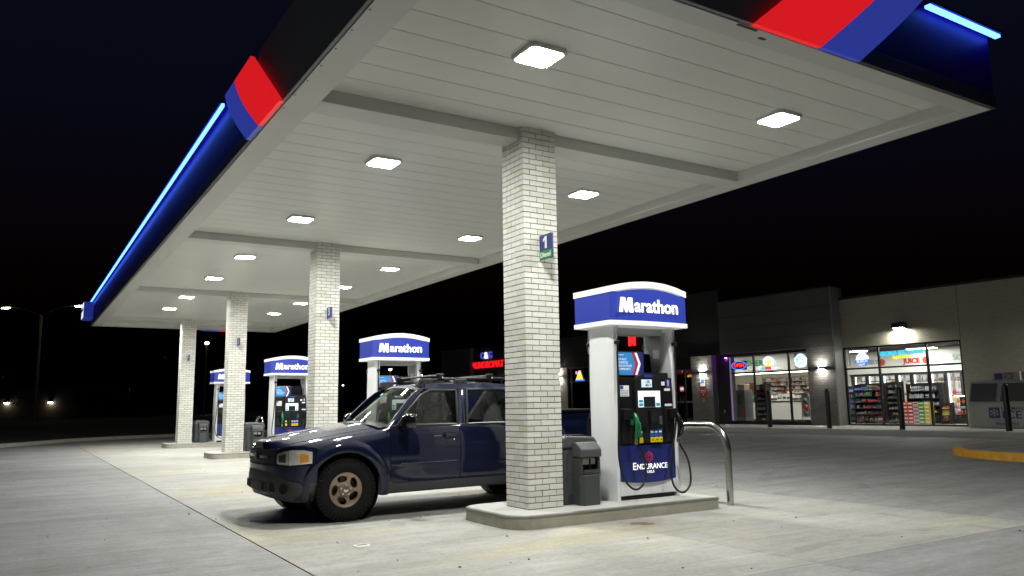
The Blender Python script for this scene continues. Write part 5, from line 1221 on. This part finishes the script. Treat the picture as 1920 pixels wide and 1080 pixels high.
# plates on the left pier
t = thing('parking_plate', 'white and blue accessible parking plate on the charcoal pier', 'sign', SL(-8.98, -.505, 2.28), RZS); b = MB(); b.box(-.14, .14, -.01, 0, -.2, .2); b.build('plate', PRINTW, t); b = MB(); b.box(-.11, .11, -.014, -.0101, -.05, .14); b.build('field', mat('plate_blue', (.05, .15, .4), .5), t)
t = thing('red_notice', 'red notice plate with white print on the charcoal pier', 'sign', SL(-8.95, -.505, 1.80), RZS); b = MB(); b.box(-.21, .21, -.01, 0, -.17, .17); b.build('plate', mat('plate_red', (.45, .03, .03), .5), t, bevel=.003); text('lettering', 'EMERGENCY', .062, PRINTW, t, (0, -.012, .09), (R(90),0,0), .01, .001); text('lettering', 'SHUT OFF', .062, PRINTW, t, (0, -.012, .02), (R(90),0,0), .01, .001); b = MB(); b.prism([(-.05,-.06),(.05,-.06),(0,-.13)], 'y', -.013, -.0101); b.build('arrow', PRINTW, t)
t = thing('shutoff_box', 'small yellow emergency button box under the red notice', 'switch box', SL(-8.95, -.5, 1.47), RZS); b = MB(); b.box(-.07, .07, -.07, 0, -.09, .09); b.build('box', mat('box_yellow', (.6, .4, .05), .5), t, bevel=.008); b = MB(); b.cyl((0, -.07, 0), (0, -.09, 0), .03, 12); b.build('button', GM[0], t)
t = thing('wall_outlet', 'small pale outlet cover low on the dark recess wall', 'outlet', SL(-8.05, -.2, .95), RZS); b = MB(); b.box(-.05, .05, -.03, 0, -.07, .07); b.build('cover', LALU, t, bevel=.01)

# ------------------------------------------------------------------ sidewalk, bollards, ice merchandiser, yellow curb
b = MB(); b.box(-34, 14, -4.0, .0, .10, .385); b.box(-34, 14, -3.86, .0, .386, .40); o = struct(b.build('sidewalk', CONCW, loc=(W0.x, W0.y, 0), rz=RZS)); 
BOL = mat('bollard_black', (.010, .010, .011), .35)
for i, (a, b_, lab) in enumerate(((-6.0, -3.15, 'fifth'), (-3.5, -3.15, 'fourth'), (-1.04, -3.15, 'third'), (1.57, -3.15, 'second'), (4.74, -3.15, 'first'))):
    b = MB(); b.lathe([(.085, -.02), (.085, 1.28), (.078, 1.325), (.055, 1.355), (.02, 1.368), (.0001, 1.37)], n=20); o = b.build('bollard', BOL, loc=SL(a, b_, .40), rz=0, smooth=True)
    tag(o, ['leftmost black bollard, before the dark recess wall', 'black bollard before the cashier window', 'black bollard before the pier between the shop windows', 'black bollard before the wide shop window', 'black bollard before the ice merchandiser'][i], 'bollard', 'black bollards along the sidewalk')
ICEW = mat('ice_cabinet', (.42, .42, .40), .5, var=.08, vscale=3); ICED = mat('ice_door', (.10, .10, .10), .45); ICEN = mat('ice_navy', (.03, .04, .16), .5)
ic = thing('ice_merchandiser', 'pale grey outdoor ice bin with two dark sloping doors and ICE lettering', 'ice bin', SL(3.65, -1.15, .40), RZS)
b = MB(); b.prism([(0, 0), (0, .80), (.28, 1.50), (.28, 1.50), (.95, 1.50), (.95, 0)], 'x', -.92, .92); b.v = [(v[0], v[1], v[2]) for v in b.v]; b.build('cabinet', ICEW, ic, bevel=.015)
sl = math.atan2(.28, .70)
for x in (-.46, .46):
    c = Vector((x, .135, 1.135)); rm = Matrix.Rotation(-sl, 3, 'X'); b = MB(); b.obox(c, (.80, .04, .62), rm); d_ = b.build('door', ICED, ic, bevel=.012)
    b = MB(); b.tube([(x+.34, .02+.0, .95), (x+.34, .11, 1.2)], .015, 6); b.build('handle', CHROME, d_)
b = MB(); b.box(-.30, .02, -.008, 0, .32, .66); b.build('snow_badge', ICEN, ic)
b = MB()
for i in range(6): a = R(60*i+30); b.obox(Vector((-.14+.065*math.cos(a), -.011, .49+.065*math.sin(a))), (.12, .005, .022), Matrix.Rotation(-a, 3, 'Y')); b.obox(Vector((-.14+.10*math.cos(a), -.0125, .49+.10*math.sin(a))), (.022, .005, .07), Matrix.Rotation(-a, 3, 'Y'))
b.build('snow_star', ICEW, ic)
text('lettering', 'HARMAN', .15, ICEN, ic, (.07, -.004, .62), (R(90),0,0), .008, .003, 'LEFT'); text('lettering', 'ICE', .34, ICEN, ic, (.07, -.004, .42), (R(90),0,0), .012, .003, 'LEFT', sx=1.2); text('lettering', 'The Clean Quality Ice', .062, ICEN, ic, (-.2, -.004, .265), (R(90),0,0), .0, .002, 'LEFT'); text('lettering', '800-886-916', .13, ICEN, ic, (-.13, -.004, .15), (R(90),0,0), .006, .003, 'LEFT')
b = MB(); b.box(-.30, .52, .45, .55, 1.502, 1.78); hd = b.build('head_sign', ICEW, ic, bevel=.006); b = MB(); b.box(-.22, .02, .443, .45, 1.54, 1.74); b.build('snow_badge', ICEN, hd); text('lettering', 'HARMAN', .075, ICEN, ic, (.05, .446, 1.73), (R(90),0,0), .006, .002, 'LEFT'); text('lettering', 'ICE', .19, ICEN, ic, (.05, .446, 1.62), (R(90),0,0), .012, .002, 'LEFT', sx=1.1)
b = MB(); b.box(.56, .82, .45, .48, 1.502, 1.80); o = b.build('notice_frame', PRINTW, ic); b = MB(); b.box(.59, .79, .444, .4499, 1.535, 1.77); b.build('notice', mat('notice_grey', (.3, .29, .26), .6), o)
# yellow curbed island
yp = [(-6, 0), (.19, 0)]; 
poly = [(11.45, -9), (11.50, -2), (11.56, .2), (11.72, .95), (12.05, 1.6), (12.55, 2.1), (13.2, 2.45), (14.4, 2.85), (16, 3.1), (18.3, 3.2), (18.3, -9)]
pc = catmull([(x, y, 0) for x, y in poly[:-1]], 5); po = [(v.x, v.y) for v in pc]+[poly[-1]]
def inset(pl, d):
    out = []
    for i, (x, y) in enumerate(pl[:-1]):
        x0, y0 = pl[max(i-1, 0)]; x1, y1 = pl[i+1] if i < len(pl)-2 else pl[i]; t_ = Vector((x1-x0, y1-y0)).normalized(); out.append((x+t_.y*d, y-t_.x*d))
    return out+[pl[-1]]
t = thing('curbed_island', 'raised island with worn yellow painted curb at the right edge', 'curb')
b = MB(); b.prism(po, 'z', .02, .285); b.build('curb', YELLOW, t, bevel=.015); b = MB(); b.prism(inset(po, .17), 'z', .2, .289); b.build('top', CONC2, t)

# ------------------------------------------------------------------ far background at the left
POLE = mat('pole_metal', (.16, .15, .13), .6, .3)
WARM = emat('street_lamp_warm', (1., .80, .50), 60.); COOLL = emat('street_lamp_white', (1., .93, .80), 45.)
t = thing('street_lamp', 'tall street lamp with two long arms beyond the forecourt', 'street lamp', (-3.95, 62.0, 0))
b = MB(); b.tube([(0, 0, -.2), (0, 0, 8.75)], [.13, .09], 12); b.build('pole', POLE, t, smooth=True)
dv = Vector((2.35, -1.75, 0)).normalized()
for s in (-1, 1):
    b = MB(); b.tube(catmull([Vector((0, 0, 8.6)), dv*s*1.0+Vector((0, 0, 9.1)), dv*s*2.3+Vector((0, 0, 9.38)), dv*s*2.7+Vector((0, 0, 9.4))], 4), .045, 8); b.build('arm', POLE, t, smooth=True)
    c = dv*s*2.95+Vector((0, 0, 9.42)); rm = Matrix.Rotation(math.atan2(dv.y, dv.x), 3, 'Z'); b = MB(); b.obox(c, (.75, .26, .12), rm); b.build('lamp_head', POLE, t, bevel=.03); b = MB(); b.obox(c-Vector((0, 0, .09)), (.55, .20, .06), rm); b.build('lens', WARM, t)
def far_lamp(lab, x, y, z, m, r=.16):
    t = thing('distant_lamp', lab, 'street lamp', (x, y, 0)); b = MB(); b.tube([(0, 0, -.5), (0, 0, z)], .07, 6); b.build('pole', POLE, t); b = MB(); b.lathe([(.0001, -r*.7), (r*.8, -r*.5), (r, 0), (r*.5, r*.5), (.0001, r*.6)], (0, 0, z), 'z', 10); b.build('lens', m, t, smooth=True)
    return t
for i, (x, y, z, lab, m, r) in enumerate((
    (8.84, 65.8, 7.24, 'bright distant lamp between the third and farthest columns', COOLL, .17), (11.97, 76.7, 1.97, 'low warm distant lamp right of the third column', WARM, .16),
    (22.8, 57.5, 4.66, 'white distant lamp seen through the second pump', COOLL, .13), (27.3, 60.7, 4.35, 'distant lamp right of the second pump', COOLL, .11), (26.3, 79.3, 3.88, 'faint distant lamp left of the second pump', COOLL, .07),
    (-7.19, 135.3, 7.09, 'faint distant lamp at the left edge', COOLL, .12), (-.12, 119.5, 4.29, 'faint distant lamp under the street lamp', COOLL, .10),
    (6.2, 163, 4.7, 'leftmost lamp of the distant yellow row', NY, .5), (9.2, 161.3, 4.7, 'second lamp of the distant yellow row', WARM, .12), (10.5, 160.5, 4.5, 'third lamp of the distant yellow row', WARM, .10), (11.6, 159.8, 4.8, 'fourth lamp of the distant yellow row', WARM, .14), (12.85, 158.8, 5.77, 'highest lamp at the right of the distant yellow row', COOLL, .18))):
    far_lamp(lab, x, y, z, m, r)
t = thing('far_building', 'low dark building with two wall lamps at the far left', 'building', (-4, 101, 0), R(-30)); b = MB(); b.box(-8, 8, 0, 8, -.5, 4.2); b.build('wall', DARKW, t); b = MB(); b.box(-8.2, 8.2, -.2, 8.2, 4.2, 4.45); b.build('roof', CAPM, t)
for x in (-2.4, 2.6): b = MB(); b.box(x-.2, x+.2, -.3, 0, 2.55, 2.85); l_ = b.build('wall_lamp', CAPM, t); b = MB(); b.box(x-.2, x+.2, -.28, -.02, 2.44, 2.545); b.build('lens', WARM, l_)
# dark trees against the night sky
LEAF = mat('night_foliage', (.02, .035, .012), .8); BARK = mat('bark', (.03, .025, .02), .9)
rt_ = random.Random(5)
def tree(lab, x, y, h, r):
    t = thing('tree', lab, 'tree', (x, y, 0), 0, 'dark trees beyond the forecourt'); b = MB(); b.tube([(0, 0, -.5), (.1, 0, h*.35), (0, .1, h*.7)], [.22, .16, .06], 8)
    for i in range(6): a = rt_.uniform(0, 6.28); z = h*rt_.uniform(.35, .6); b.tube([(0, 0, z), (math.cos(a)*r*.6, math.sin(a)*r*.6, z+h*.2)], [.07, .02], 5)
    b.build('trunk', BARK, t, smooth=True)
    b = MB()
    cl_ = [(rt_.gauss(0, r*.45), rt_.gauss(0, r*.45), h*rt_.uniform(.45, .95), r*rt_.uniform(.25, .5)) for _ in range(16)]
    for (cx_, cy_, cz_, rr) in cl_:
        for _ in range(70):
            v_ = Vector((rt_.gauss(0, 1), rt_.gauss(0, 1), rt_.gauss(0, 1))).normalized()*rr*rt_.uniform(.5, 1.05); c = Vector((cx_, cy_, cz_))+v_
            u_ = Vector((rt_.gauss(0, 1), rt_.gauss(0, 1), rt_.gauss(0, 1))).normalized(); w_ = u_.orthogonal().normalized(); sz = rt_.uniform(.12, .26)
            b.add([c+u_*sz, c+w_*sz*.6, c-u_*sz, c-w_*sz*.6], [(0, 1, 2, 3)])
    b.build('crown', LEAF, t, fix=False)
for i, (x, y, h, r, lab) in enumerate(((-14, 78, 6, 3, 'dark tree left of the street lamp'), (2.5, 90, 5, 2.5, 'dark tree right of the street lamp'), (-7.5, 84, 5.5, 3, 'dark tree behind the street lamp pole'), (14, 95, 7, 3.5, 'dark tree behind the farthest column'), (23, 88, 7, 3.5, 'dark tree between the second and third columns'))): tree(lab, x, y, h, r)
